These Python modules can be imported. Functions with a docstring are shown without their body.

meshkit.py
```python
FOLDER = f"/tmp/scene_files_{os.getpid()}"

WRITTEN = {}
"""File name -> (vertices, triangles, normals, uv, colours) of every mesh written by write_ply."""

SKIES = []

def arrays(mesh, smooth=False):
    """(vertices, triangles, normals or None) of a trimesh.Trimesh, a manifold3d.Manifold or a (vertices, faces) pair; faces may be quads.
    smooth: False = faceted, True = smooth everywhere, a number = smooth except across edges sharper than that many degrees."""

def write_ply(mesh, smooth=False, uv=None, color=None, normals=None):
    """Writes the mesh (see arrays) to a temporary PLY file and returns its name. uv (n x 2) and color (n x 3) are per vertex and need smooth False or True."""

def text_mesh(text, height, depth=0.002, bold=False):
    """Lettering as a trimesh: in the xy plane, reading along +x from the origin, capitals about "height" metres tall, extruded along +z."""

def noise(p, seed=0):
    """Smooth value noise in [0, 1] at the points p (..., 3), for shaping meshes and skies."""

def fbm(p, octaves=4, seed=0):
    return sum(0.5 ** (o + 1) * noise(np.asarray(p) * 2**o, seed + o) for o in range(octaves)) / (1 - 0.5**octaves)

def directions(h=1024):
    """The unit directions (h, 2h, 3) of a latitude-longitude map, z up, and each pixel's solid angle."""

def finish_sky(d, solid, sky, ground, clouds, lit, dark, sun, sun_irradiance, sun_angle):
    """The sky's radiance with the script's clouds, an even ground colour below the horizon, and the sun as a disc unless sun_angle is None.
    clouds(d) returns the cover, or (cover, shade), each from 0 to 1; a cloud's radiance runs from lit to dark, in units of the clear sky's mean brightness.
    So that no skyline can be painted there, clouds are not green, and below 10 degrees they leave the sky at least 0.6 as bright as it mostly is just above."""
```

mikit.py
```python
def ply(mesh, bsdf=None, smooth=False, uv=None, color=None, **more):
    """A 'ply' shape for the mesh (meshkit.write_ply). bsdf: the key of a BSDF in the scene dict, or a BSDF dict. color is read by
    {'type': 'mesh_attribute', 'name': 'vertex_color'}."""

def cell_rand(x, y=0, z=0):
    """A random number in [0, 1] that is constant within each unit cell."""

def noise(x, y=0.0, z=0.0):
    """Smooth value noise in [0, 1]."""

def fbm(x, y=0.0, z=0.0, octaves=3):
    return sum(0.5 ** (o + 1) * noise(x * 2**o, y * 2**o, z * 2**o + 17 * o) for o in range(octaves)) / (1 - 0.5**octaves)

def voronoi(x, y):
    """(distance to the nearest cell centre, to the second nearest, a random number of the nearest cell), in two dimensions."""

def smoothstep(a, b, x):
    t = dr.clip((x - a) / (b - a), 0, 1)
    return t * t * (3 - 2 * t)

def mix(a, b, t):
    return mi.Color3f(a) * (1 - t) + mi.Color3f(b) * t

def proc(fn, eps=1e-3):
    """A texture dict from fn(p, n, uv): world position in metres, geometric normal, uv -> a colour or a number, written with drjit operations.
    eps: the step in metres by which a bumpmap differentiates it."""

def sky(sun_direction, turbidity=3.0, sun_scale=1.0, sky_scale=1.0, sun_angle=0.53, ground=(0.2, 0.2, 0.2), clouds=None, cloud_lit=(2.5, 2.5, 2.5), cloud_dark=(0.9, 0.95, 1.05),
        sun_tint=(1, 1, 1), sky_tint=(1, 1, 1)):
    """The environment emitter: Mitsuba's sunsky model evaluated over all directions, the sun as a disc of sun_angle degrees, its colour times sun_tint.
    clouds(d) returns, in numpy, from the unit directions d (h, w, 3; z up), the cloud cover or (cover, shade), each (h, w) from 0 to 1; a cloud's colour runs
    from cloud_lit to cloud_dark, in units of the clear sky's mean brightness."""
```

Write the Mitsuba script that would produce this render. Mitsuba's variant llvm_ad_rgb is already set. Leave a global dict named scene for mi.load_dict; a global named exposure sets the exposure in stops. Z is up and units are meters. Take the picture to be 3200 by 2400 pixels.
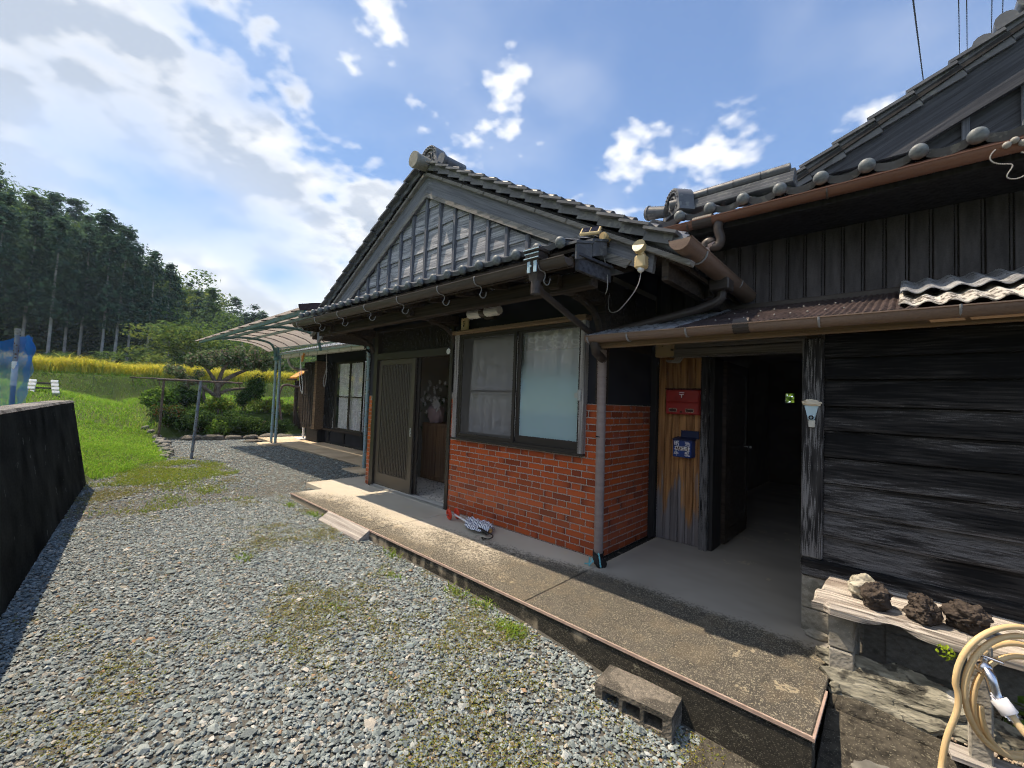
import math, random
import numpy as np, trimesh, mitsuba as mi, drjit as dr
import mikit, meshkit
from mikit import proc, noise, fbm, voronoi, cell_rand, smoothstep, mix
from shapely.geometry import Polygon

rng = np.random.default_rng(7)
random.seed(7)
T = mi.ScalarTransform4f
scene, labels = {}, {}
A3 = lambda *a: np.array(a, float)

# ------------------------------------------------------------------ camera, sky, exposure
CAM = A3(6.0059, -3.2513, 1.3367)
FWD = A3(-0.68075, 0.73143, 0.03976)
UPV = A3(5.5e-05, -0.05422, 0.99853)
scene['camera'] = {'type': 'perspective', 'fov': 2 * math.degrees(math.atan(1600 / 1317.83)), 'fov_axis': 'x',
                   'to_world': T().look_at(origin=CAM.tolist(), target=(CAM + FWD).tolist(), up=UPV.tolist()),
                   'near_clip': 0.05, 'far_clip': 3000.0}
exposure = 2.1
SUN = A3(-1.2, -0.5, 2.33)
SUN /= np.linalg.norm(SUN)


def sstep(a, b, x):
    t = np.clip((x - a) / (b - a), 0, 1)
    return t * t * (3 - 2 * t)


def clouds(d):
    az = np.degrees(np.arctan2(d[..., 1], d[..., 0]))
    az = np.where(az < -60, az + 360, az)            # 80 (right) .. 190 (left)
    el = np.degrees(np.arcsin(np.clip(d[..., 2], -1, 1)))
    q = d * A3(1, 1, 1.5)
    n0 = meshkit.fbm(q * 3.3 + 1.0, 4, 23)
    n1 = meshkit.fbm(q * 6.5 + 4.0, 5, 3)
    n2 = meshkit.fbm(q * 15.0 + 9.0, 5, 11)
    n4 = meshkit.fbm(q * 34.0 + 2.0, 4, 31)
    edge = 145.5 + 1.05 * np.maximum(el - 25, 0) + 0.30 * np.maximum(el - 12, 0) - 3.0 * np.maximum(9 - el, 0)
    s = (az - edge) + 22 * (n1 - 0.5) + 20 * (n2 - 0.5) + 13 * (n4 - 0.5)
    bank = sstep(-2.5, 7.0, s) * (0.72 + 0.28 * sstep(0.38, 0.56, n1 * .6 + n2 * .4))
    gap = np.exp(-(((az - 174) / 10) ** 2 + ((el - 19) / 4.5) ** 2)) + 0.9 * np.exp(-(((az - 162) / 4) ** 2 + ((el - 13.5) / 2.0) ** 2)) + .5 * np.exp(-(((az - 167) / 3) ** 2 + ((el - 31) / 2.0) ** 2))
    bank = bank * (1 - 0.75 * np.clip(gap * (0.35 + 1.3 * n2), 0, 1))
    puff = np.zeros_like(az)
    for a, e, wa, we, k in ((150.5, 40, 5.5, 4.2, .95), (155.5, 36, 2.8, 2.4, .9), (134.5, 36.5, 4.6, 6.0, .90), (140.5, 33, 5.0, 4.5, .72), (147, 34, 5, 4, .62),
                            (150, 37, 4, 4, .6), (129, 33, 3, 3, .7), (118, 28.5, 5.0, 6, .95), (107, 28, 7, 6, .95), (114, 33, 2.5, 2.5, .66), (90, 26, 6, 4.5, .85), (96, 24, 6, 4, .7), (127, 25, 3.5, 3, .6),
                            (60, 35, 9, 6, .9), (20, 42, 12, 7, .9), (-30, 30, 14, 7, 1.0), (235, 30, 14, 8, .9), (120, 12, 25, 6, .9)):
        puff = np.maximum(puff, k * np.exp(-(((az - a) / wa) ** 2 + ((el - e) / we) ** 2)))
    pc = 0.95 * sstep(0.34, 0.98, puff * 0.78 + 1.5 * (n2 - 0.5) + 1.0 * (n4 - 0.5) + .25 * (n1 - .5)) * sstep(0.04, 0.3, puff)
    veil = .08 + .20 * sstep(.42, .75, n0 * .6 + n1 * .4)
    cover = np.maximum(np.maximum(bank, pc), veil)
    haze = 0.55 * np.exp(-np.maximum(el, 0) / 8.0)
    cover = np.maximum(cover, haze)
    shade = np.clip(sstep(0.42, 0.64, n0) * 0.5 + 0.75 * sstep(0.43, 0.60, n2 * .55 + n4 * .2 + n1 * .25), 0, 1) * bank * sstep(-1, 10, s)
    return cover, np.clip(shade, 0, 1)


scene['sky'] = mikit.sky(SUN.tolist(), turbidity=3.0, clouds=clouds, cloud_lit=(2.6, 2.65, 2.72), cloud_dark=(1.25, 1.45, 1.78), sky_tint=(0.84, 1.06, 1.27), ground=(0.16, 0.17, 0.15))


# ------------------------------------------------------------------ helpers
_count = {}


def fresh(key):
    n = _count.get(key, -1) + 1
    _count[key] = n
    return key if n == 0 else f'{key}_{n:03d}'


def thing(name, label, cat, group=None):
    k = fresh(name)
    labels[k] = {'label': label, 'category': cat}
    if group:
        labels[k]['group'] = group
    return k


def part(parent, name, mesh, mat, smooth=False, label=None, kind=None, color=None, xf=None):
    k = fresh(f'{parent}__{name}')
    d = mesh if isinstance(mesh, dict) else mikit.ply(mesh, mat, smooth=smooth, color=color)
    if xf is not None:
        d = {**d, 'to_world': T(np.asarray(xf, float).tolist())}
    if isinstance(mesh, dict) and mat is not None:
        d = {**d, 'bsdf': {'type': 'ref', 'id': mat}}
    scene[k] = d
    if label or kind:
        labels[k] = {}
        if label:
            labels[k]['label'] = label
        if kind:
            labels[k]['kind'] = kind
    return k


def whole(name, label, cat, mesh, mat, smooth=False, group=None, color=None, xf=None):
    k = thing(name, label, cat, group)
    d = mesh if isinstance(mesh, dict) else mikit.ply(mesh, mat, smooth=smooth, color=color)
    if xf is not None:
        d = {**d, 'to_world': T(np.asarray(xf, float).tolist())}
    scene[k] = d
    return k


def struct(name, label, mesh, mat, smooth=False, color=None, kind='structure'):
    k = fresh(name)
    scene[k] = mikit.ply(mesh, mat, smooth=smooth, color=color)
    labels[k] = {'label': label, 'kind': kind}
    if kind == 'stuff':
        labels[k]['category'] = name.replace('_', ' ')
    return k


def cat(*ms):
    ms = [m for m in ms if m is not None]
    vs, fs, o = [], [], 0
    for m in ms:
        v, f = (m.vertices, m.faces) if hasattr(m, 'vertices') else m
        vs.append(np.asarray(v, float)); fs.append(np.asarray(f, int) + o); o += len(v)
    return trimesh.Trimesh(np.vstack(vs), np.vstack(fs), process=False)


def box(x0, x1, y0, y1, z0, z1):
    b = trimesh.creation.box(extents=(abs(x1 - x0), abs(y1 - y0), abs(z1 - z0)))
    b.apply_translation(((x0 + x1) / 2, (y0 + y1) / 2, (z0 + z1) / 2))
    return b


def bevbox(x0, x1, y0, y1, z0, z1, c=0.006):
    """box with chamfered edges: hull of three shrunken boxes"""
    pts = []
    for sx, sy, sz in ((0, c, c), (c, 0, c), (c, c, 0)):
        for X in (x0 + sx, x1 - sx):
            for Y in (y0 + sy, y1 - sy):
                for Z in (z0 + sz, z1 - sz):
                    pts.append((X, Y, Z))
    return trimesh.convex.convex_hull(np.array(pts))


def frame(d, up=(0, 0, 1)):
    d = np.asarray(d, float); d = d / np.linalg.norm(d)
    up = np.asarray(up, float)
    if abs(d @ up) > 0.98:
        up = A3(1, 0, 0)
    s = np.cross(d, up); s /= np.linalg.norm(s)
    return d, s, np.cross(s, d)


def beam(p, q, w, h, up=(0, 0, 1), c=0.0):
    p, q = np.asarray(p, float), np.asarray(q, float)
    d, s, u = frame(q - p, up)
    L = np.linalg.norm(q - p)
    b = bevbox(0, L, -w / 2, w / 2, -h / 2, h / 2, c) if c else box(0, L, -w / 2, w / 2, -h / 2, h / 2)
    m = np.eye(4); m[:3, 0], m[:3, 1], m[:3, 2], m[:3, 3] = d, -s, u, p
    b.apply_transform(m)
    return b


def tube(pts, r, n=10, closed_ends=True):
    pts = np.asarray(pts, float)
    r = np.broadcast_to(np.asarray(r, float), (len(pts),))
    t = np.gradient(pts, axis=0)
    t /= np.linalg.norm(t, axis=1, keepdims=True) + 1e-12
    ref = A3(0, 0, 1) if abs(t[0][2]) < 0.9 else A3(1, 0, 0)
    a = np.linspace(0, 2 * np.pi, n, endpoint=False)
    rings, u = [], None
    for i in range(len(pts)):
        u = np.cross(t[i], ref) if u is None else u - t[i] * (u @ t[i])
        u /= np.linalg.norm(u) + 1e-12
        w = np.cross(t[i], u)
        rings.append(pts[i] + r[i] * (np.cos(a)[:, None] * u + np.sin(a)[:, None] * w))
    v = np.vstack(rings)
    f = []
    for i in range(len(pts) - 1):
        for k in range(n):
            k2 = (k + 1) % n
            f += [(i * n + k, i * n + k2, (i + 1) * n + k2), (i * n + k, (i + 1) * n + k2, (i + 1) * n + k)]
    if closed_ends:
        c0, c1 = len(v), len(v) + 1
        v = np.vstack([v, pts[:1], pts[-1:]])
        o = (len(pts) - 1) * n
        for k in range(n):
            k2 = (k + 1) % n
            f += [(c0, k2, k), (c1, o + k, o + k2)]
    return trimesh.Trimesh(v, np.array(f), process=False)


def spline(pts, n=8):
    from scipy.interpolate import CubicSpline
    pts = np.asarray(pts, float)
    s = np.r_[0, np.cumsum(np.linalg.norm(np.diff(pts, axis=0), axis=1))]
    return CubicSpline(s, pts)(np.linspace(0, s[-1], n * (len(pts) - 1) + 1))


def prism_y(poly, y0, y1):
    """polygon in (x, z) extruded from y0 to y1"""
    m = trimesh.creation.extrude_polygon(Polygon(poly) if not isinstance(poly, Polygon) else poly, abs(y1 - y0), engine='earcut')
    v = np.asarray(m.vertices)
    w = np.c_[v[:, 0], min(y0, y1) + v[:, 2], v[:, 1]]
    return trimesh.Trimesh(w, np.asarray(m.faces)[:, ::-1], process=False)


def prism_x(poly, x0, x1):
    """polygon in (y, z) extruded from x0 to x1"""
    m = trimesh.creation.extrude_polygon(Polygon(poly), abs(x1 - x0), engine='earcut')
    v = np.asarray(m.vertices)
    return trimesh.Trimesh(np.c_[min(x0, x1) + v[:, 2], v[:, 0], v[:, 1]], np.asarray(m.faces), process=False)


def half_gutter(p, q, r, t=0.004, n=9, caps=True):
    """half round gutter, open to the top, from p to q (rim centre line)"""
    p, q = np.asarray(p, float), np.asarray(q, float)
    d, s, u = frame(q - p)
    a = np.linspace(np.pi, 2 * np.pi, n)
    out = np.c_[np.cos(a) * r, np.sin(a) * r]
    inn = np.c_[np.cos(a[::-1]) * (r - t), np.sin(a[::-1]) * (r - t)]
    prof = np.vstack([[[-r - .006, 0.004]], out, [[r + .006, 0.004]], [[r + .006, 0.010]], [[r - t, 0.010]], inn, [[-r + t, .010]], [[-r - .006, .010]]])
    k = len(prof)
    v = np.vstack([e + prof[:, :1] * s + prof[:, 1:] * u for e in (p, q)])
    f = [(i, (i + 1) % k, k + (i + 1) % k) for i in range(k)] + [(i, k + (i + 1) % k, k + i) for i in range(k)]
    m = trimesh.Trimesh(v, np.array(f)[:, ::-1], process=False)
    if caps:
        ms = [m]
        for e, sg in ((p, -1), (q, 1)):
            pp = np.vstack([e + out[:, :1] * s + out[:, 1:] * u + d * sg * .003, e + out[:, :1] * s + out[:, 1:] * u - d * sg * .003])
            ms.append(trimesh.convex.convex_hull(pp))
        m = cat(*ms)
    return m


def mat4(ex, ey, ez, o):
    m = np.eye(4)
    m[:3, 0], m[:3, 1], m[:3, 2], m[:3, 3] = ex, ey, ez, o
    return m


# ------------------------------------------------------------------ materials
def bsdf(key, d):
    scene[key] = d
    return key


def P(color, rough=0.7, spec=0.35, **k):
    c = color if isinstance(color, dict) else {'type': 'rgb', 'value': list(map(float, color))}
    return {'type': 'principled', 'base_color': c, 'roughness': float(rough), 'specular': float(spec), **k}


def two(d):
    return {'type': 'twosided', 'bsdf': d}


def bump(d, fn, scale, eps=1e-3):
    return {'type': 'bumpmap', 'arbitrary': proc(fn, eps), 'scale': float(scale), 'bsdf': d}


def wood_fn(axis, dark, light, freq=55.0, stretch=1.6, seed=0.0, plank=None, wave=0.0, contrast=1.0, patch=None, patch_amt=0.0):
    """grain along the axis; plank = (axis, pitch, offset): an own tone for each plank"""
    def fn(p, n, uv):
        c = [p.x, p.y, p.z]
        a = c[axis]
        o = [c[i] for i in range(3) if i != axis]
        r = 0.5
        if plank:
            r = cell_rand(dr.floor((c[plank[0]] - plank[2]) / plank[1]), 3.0, seed)
        w = wave * (fbm(a * 2.3 + r * 17, o[0] * 6, o[1] * 6, 2) - 0.5) if wave else 0.0
        g = fbm(a * stretch + seed + r * 31, (o[0] + w) * freq, (o[1] + w) * freq, 3)
        g2 = noise(a * stretch * 3 + 5 + seed, (o[0] + w) * freq * 2.6, (o[1] + w) * freq * 2.6)
        t = dr.clip(0.5 + contrast * ((0.65 * g + 0.35 * g2) - 0.5) * 2.0 + (r - 0.5) * 0.35, 0, 1)
        col = mix(dark, light, t)
        if patch is not None:
            m = smoothstep(0.52, 0.66, fbm(a * 2.2 + seed, o[0] * 9, o[1] * 9, 3) * 0.75 + g2 * 0.25)
            col = mix(col, patch, m * patch_amt)
        return col
    return fn


def grain_bump(axis, freq=70.0, stretch=2.0, wave=0.0):
    def fn(p, n, uv):
        c = [p.x, p.y, p.z]
        a = c[axis]
        o = [c[i] for i in range(3) if i != axis]
        w = wave * (fbm(a * 2.3, o[0] * 6, o[1] * 6, 2) - 0.5) if wave else 0.0
        return fbm(a * stretch, (o[0] + w) * freq, (o[1] + w) * freq, 2)
    return fn


bsdf('weathered_board', two(bump(P(proc(wood_fn(0, (.13, .14, .165), (.46, .475, .52), 38, 1.4, 2, wave=.09, contrast=1.2)), .85), grain_bump(0, 50, 1.4, .06), .004)))
bsdf('weathered_batten', two(P(proc(wood_fn(2, (.075, .085, .11), (.17, .18, .215), 60, 1.5, 4)), .85)))
def slope_wood(x0, sl, dark, light, freq, seed, patch):
    """grain that runs along boards pitched at slope sl to both sides of x0"""
    def fn(p, n, uv):
        a = dr.abs(p.x - x0)
        c = p.z + sl * a
        c = c + .03 * (fbm(a * 2.2 + seed, c * 7, p.y * 3, 3) - .5)
        g = fbm(a * 1.6 + seed, c * freq, p.y * 30, 3)
        g2 = noise(a * 7 + seed, c * freq * 4, p.y * 60)
        k = smoothstep(.54, .68, fbm(a * 2.0, c * 9, 3.0, 3) * .8 + g2 * .2)
        col = mix(dark, light, dr.clip(.65 * g * 1.7 + .35 * g2 - .28, 0, 1))
        return mix(col, patch, k * .45)
    return fn


bsdf('barge_wood', two(bump(P(proc(slope_wood(1.93, .54, (.085, .093, .115), (.27, .283, .325), 46, 5, (.11, .11, .12))), .85), lambda p, n, uv: fbm(p.x * 2, (p.z + .54 * dr.abs(p.x - 1.93)) * 60, p.y * 30, 2), .004)))
bsdf('barge_trim', two(P(proc(wood_fn(0, (.13, .125, .12), (.29, .28, .27), 50, 1.2, 6)), .85)))
def charred(p, n, uv):
    r = cell_rand(dr.floor((p.z - .437) / .155), 3.0, 9)
    w = .030 * (fbm(p.x * 1.7 + r * 17, p.z * 6, 1, 3) - .5)
    zz = p.z + w
    g = fbm(p.x * 9.0 + r * 31, 4.0, zz * 120, 3)
    g2 = noise(p.x * 34.0 + 5, 2.0, zz * 420)
    k = fbm(p.x * 2.6 + 11 + r * 9, 3.0, zz * 11, 4)
    h = noise(p.x * 60, 1.0, p.z * 150)
    base = mix((.009, .009, .0095), (.066, .061, .059), dr.clip(g * 1.1 - .30 + 1.3 * (k - .42) + (r - .5) * .5, 0, 1))
    bare = mix((.05, .049, .050), (.21, .205, .21), dr.clip(g2 * .8 + g * .8 - .45, 0, 1))
    # the char has worn off in ragged fibres, most of all on the lower boards
    q = .64 * k + .20 * g + .16 * g2 + .06 * (h - .5) + .060 * smoothstep(1.25, .45, p.z) - .05 * smoothstep(5.9, 6.4, p.x) + (r - .5) * .16
    return mix(base, bare, smoothstep(.535, .68, q) * .85)


bsdf('charred_plank', two(bump(P(proc(charred), .85, .12), grain_bump(0, 90, 2.0, .03), .006)))
def charred_v(p, n, uv):
    w = .012 * (fbm(p.x * 9, p.y * 9, p.z * 1.6, 3) - .5)
    g = fbm((p.x + w) * 120, p.y * 120, p.z * 5.0, 3)
    g2 = noise((p.x + w) * 380, p.y * 380, p.z * 14)
    k = fbm((p.x + w) * 13 + 4, p.y * 13, p.z * 2.4, 4)
    base = mix((.010, .010, .011), (.065, .062, .062), dr.clip(g * 1.5 - .3, 0, 1))
    bare = mix((.08, .08, .083), (.30, .295, .30), dr.clip(g2 * .8 + g * .8 - .4, 0, 1))
    q = .44 * k + .32 * g + .24 * g2 + .10 * smoothstep(1.15, .5, p.z)
    return mix(base, bare, smoothstep(.50, .62, q) * .8)


bsdf('charred_post', two(bump(P(proc(charred_v), .85, .12), grain_bump(2, 70, 2.0), .005)))
bsdf('bare_vertical', two(P(proc(wood_fn(2, (.16, .15, .145), (.42, .40, .38), 70, 2.0, 22, contrast=1.3)), .85)))
bsdf('gable_dark', two(bump(P(proc(slope_wood(60.0, .49, (.020, .022, .030), (.11, .118, .145), 50, 9, (.05, .052, .062))), .8), lambda p, n, uv: fbm(p.x * 2, (p.z - .49 * p.x) * 60, p.y * 30, 2), .004)))
bsdf('black_timber', two(P(proc(wood_fn(2, (.010, .010, .011), (.03, .029, .03), 40, 1.2, 14)), .7)))
bsdf('dark_brown_wood', two(P(proc(wood_fn(0, (.018, .013, .010), (.060, .044, .034), 45, 1.0, 15)), .75)))
bsdf('grey_lintel', two(bump(P(proc(wood_fn(0, (.09, .085, .08), (.33, .315, .29), 50, .9, 16, contrast=1.3)), .85), grain_bump(0, 50, 1), .004)))
bsdf('tan_fascia', two(P(proc(wood_fn(0, (.09, .06, .04), (.30, .20, .12), 45, 1.0, 17)), .8)))
bsdf('bench_wood', two(bump(P(proc(wood_fn(0, (.13, .112, .095), (.52, .48, .43), 80, 1.6, 18, contrast=1.7, wave=.05, patch=(.11, .075, .055), patch_amt=.75)), .85), grain_bump(0, 60, 1.0, .03), .006)))
bsdf('wedge_wood', two(bump(P(proc(wood_fn(0, (.22, .20, .185), (.44, .415, .385), 50, 1.2, 19, contrast=1.3)), .85), grain_bump(0, 50, 1.2), .004)))


def peel(p, n, uv):
    g = fbm(p.x * 60 + 3, p.y * 60, p.z * 1.6, 3)
    rings = fbm((p.x + .03 * fbm(p.x * 6, 0, p.z * 2.0, 2)) * 55, 7.0, p.z * 2.2, 3)
    r = cell_rand(dr.floor((p.x - 4.144) / .0727), 5, 1)
    varnish = mix((.20, .085, .028), (.55, .29, .11), dr.clip(rings * 1.7 - .35 + (r - .5) * .3, 0, 1))
    bare = mix((.13, .115, .115), (.27, .25, .255), dr.clip(g * 1.8 - .4, 0, 1))
    k = fbm(p.x * 17, 2.0, p.z * 2.6, 4) * .72 + .28 * g
    m = smoothstep(-.13, .13, (.52 + .62 * (k - .5) * 2 + (r - .5) * .4 - smoothstep(4.35, 4.58, p.x) * .22) - p.z)
    return mix(varnish, bare, m)


bsdf('peeling_board', two(bump(P(proc(peel), .6), grain_bump(2, 60, 2), .003)))


def tile_fn(p, n, uv):
    g = fbm(p.x * 9, p.y * 9, p.z * 9, 3)
    h = noise(p.x * 70, p.y * 70, p.z * 70)
    r = cell_rand(dr.floor(p.x / .207), dr.floor(p.y / .2), dr.floor(p.z / .11))
    c = mix((.050, .055, .066), (.150, .158, .175), dr.clip(.15 + .5 * g + .25 * h + .4 * (r - .4), 0, 1))
    m = smoothstep(.60, .70, fbm(p.x * 22 + 8, p.y * 22, p.z * 22, 3))
    return mix(c, (.24, .25, .235), m * .5)


bsdf('kawara', two(P(proc(tile_fn), .42, .5)))
bsdf('kawara_pale', two(P(proc(lambda p, n, uv: mix((.19, .185, .16), (.36, .35, .31), fbm(p.x * 16, p.y * 16, p.z * 16, 3))), .7)))


def ball_fn(p, n, uv):
    g = fbm(p.x * 40, p.y * 40, p.z * 40, 3)
    return mix((.075, .09, .11), (.21, .235, .245), dr.clip(g * 1.5 - .2, 0, 1))


bsdf('kawara_ball', two(P(proc(ball_fn), .5, .4)))


def speck(c0, c1, f=25.0, c2=None):
    def fn(p, n, uv):
        t = fbm(p.x * f, p.y * f, p.z * f, 3)
        c = mix(c0, c1, dr.clip(t * 1.6 - .3, 0, 1))
        if c2 is not None:
            c = mix(c, c2, smoothstep(.66, .74, noise(p.x * f * 5, p.y * f * 5, p.z * f * 5)))
        return c
    return fn


bsdf('plaster_dark', two(P(proc(speck((.014, .015, .021), (.026, .027, .036), 5)), .8)))
bsdf('mortar', two(P(proc(speck((.35, .285, .245), (.47, .40, .35), 30)), .9)))
bsdf('brick_glaze', two(P({'type': 'mesh_attribute', 'name': 'vertex_color'}, .28, .5)))
bsdf('bronze_alu', two(P((.036, .030, .025), .38, .5)))
bsdf('bronze_light', two(P((.075, .062, .048), .4, .5)))
bsdf('alu', two(P((.55, .55, .54), .35, .5, metallic=.7)))
bsdf('steel_hook', two(P((.26, .26, .27), .5, .4)))
bsdf('dull_cap', two(P((.30, .29, .27), .6)))


def gutter_fn(c0, c1):
    def fn(p, n, uv):
        t = fbm(p.x * 3, p.y * 3, p.z * 30, 3)
        s = noise(p.x * 160, p.y * 160, p.z * 160)
        return mix(c0, c1, dr.clip(t * .9 + s * .35 - .1, 0, 1))
    return fn


bsdf('gutter_brown', two(P(proc(gutter_fn((.055, .045, .040), (.10, .082, .073))), .5)))
bsdf('gutter_faded', two(P(proc(gutter_fn((.13, .085, .065), (.25, .175, .135))), .5)))
bsdf('gutter_red', two(P(proc(gutter_fn((.13, .062, .042), (.21, .105, .07))), .4)))
bsdf('pipe_mauve', two(P(proc(gutter_fn((.20, .155, .145), (.31, .25, .235))), .5)))
bsdf('pipe_dark', two(P(proc(gutter_fn((.035, .028, .026), (.07, .056, .05))), .45)))
bsdf('pipe_pink', two(P(proc(gutter_fn((.33, .24, .21), (.5, .40, .37))), .5)))


def siding_fn(p, n, uv):
    a = fbm(p.x * 30, p.y * 3, p.z * 4, 3)
    b = noise(p.x * 210, p.y * 20, p.z * 120)
    r = cell_rand(dr.floor((p.x - 4.0) / .127), 2, 2)
    return mix((.042, .038, .042), (.105, .096, .104), dr.clip(.25 + .6 * (a - .5) * 2 + .3 * b + .3 * (r - .5), 0, 1))


bsdf('siding', two(P(proc(siding_fn), .6, .3)))
bsdf('dark_backing', two(P((.035, .031, .028), .9, .1)))
bsdf('earth_wall', two(P(proc(speck((.10, .085, .065), (.16, .135, .105), 6)), .95, .1)))
bsdf('solar_cell', two(P((.012, .014, .03), .2, .5)))
bsdf('sheet_brown', two(P(proc(speck((.024, .018, .018), (.070, .050, .047), 14)), .5)))
bsdf('sheet_grey', two(P(proc(speck((.10, .105, .115), (.30, .31, .33), 10, (.08, .08, .08))), .6)))


def slate_fn(p, n, uv):
    a = fbm(p.x * 14, p.y * 5, p.z * 5, 3)
    b = fbm(p.x * 70, p.y * 22, p.z * 22, 3)
    c = mix((.44, .425, .39), (.27, .255, .23), dr.clip(a * 1.4 - .2, 0, 1))
    return mix(c, (.075, .068, .060), smoothstep(.47, .60, b * .62 + a * .38))


bsdf('slate_sheet', two(P(proc(slate_fn), .9)))


def concrete_fn(p, n, uv):
    base = mix((.38, .345, .275), (.53, .49, .41), fbm(p.x * 1.3, p.y * 2.2, 1, 4))
    g1 = fbm(p.x * 34, p.y * 34, p.z * 34, 3)
    g0 = noise(p.x * 95, p.y * 95, p.z * 95)
    big = fbm(p.x * 1.1 + 3, p.y * 2.3, 0, 4)
    # algae-blackened weathered skin with bare aggregate: on the open edge and to the right, with its own ragged outline
    e = (-p.y - .62) * 1.5 - .42 * smoothstep(3.6, 1.6, p.x) + smoothstep(3.3, 4.8, p.x) * .95 * smoothstep(-.05, -.45, p.y) + 1.0 * (big - .5) + .35 * (g1 - .5)
    m = smoothstep(-.34, .26, e + .40 * (g0 - .5))
    dirty = mix((.024, .022, .018), (.088, .080, .066), g1)
    dirty = mix(dirty, (.33, .30, .22), smoothstep(.64, .80, noise(p.x * 230, p.y * 230, p.z * 230)) * .7)
    dirty = mix(dirty, (.16, .125, .075), smoothstep(.55, .7, fbm(p.x * 9, p.y * 9, 4, 3)) * .25)
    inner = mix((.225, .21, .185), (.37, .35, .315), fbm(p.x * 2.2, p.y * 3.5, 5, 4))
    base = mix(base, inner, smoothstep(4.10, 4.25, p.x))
    col = mix(base, dirty, m * .93)
    spots = smoothstep(.70, .73, fbm(p.x * 9 + 11, p.y * 9, 0, 2)) * smoothstep(.5, .6, noise(p.x * 1.6, p.y * 1.6, 8)) * smoothstep(.35, .6, g0)
    return mix(col, (.50, .43, .30), spots * .45)


bsdf('concrete', two(bump(P(proc(concrete_fn), .88), lambda p, n, uv: fbm(p.x * 120, p.y * 120, p.z * 120, 2), .003)))


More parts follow.
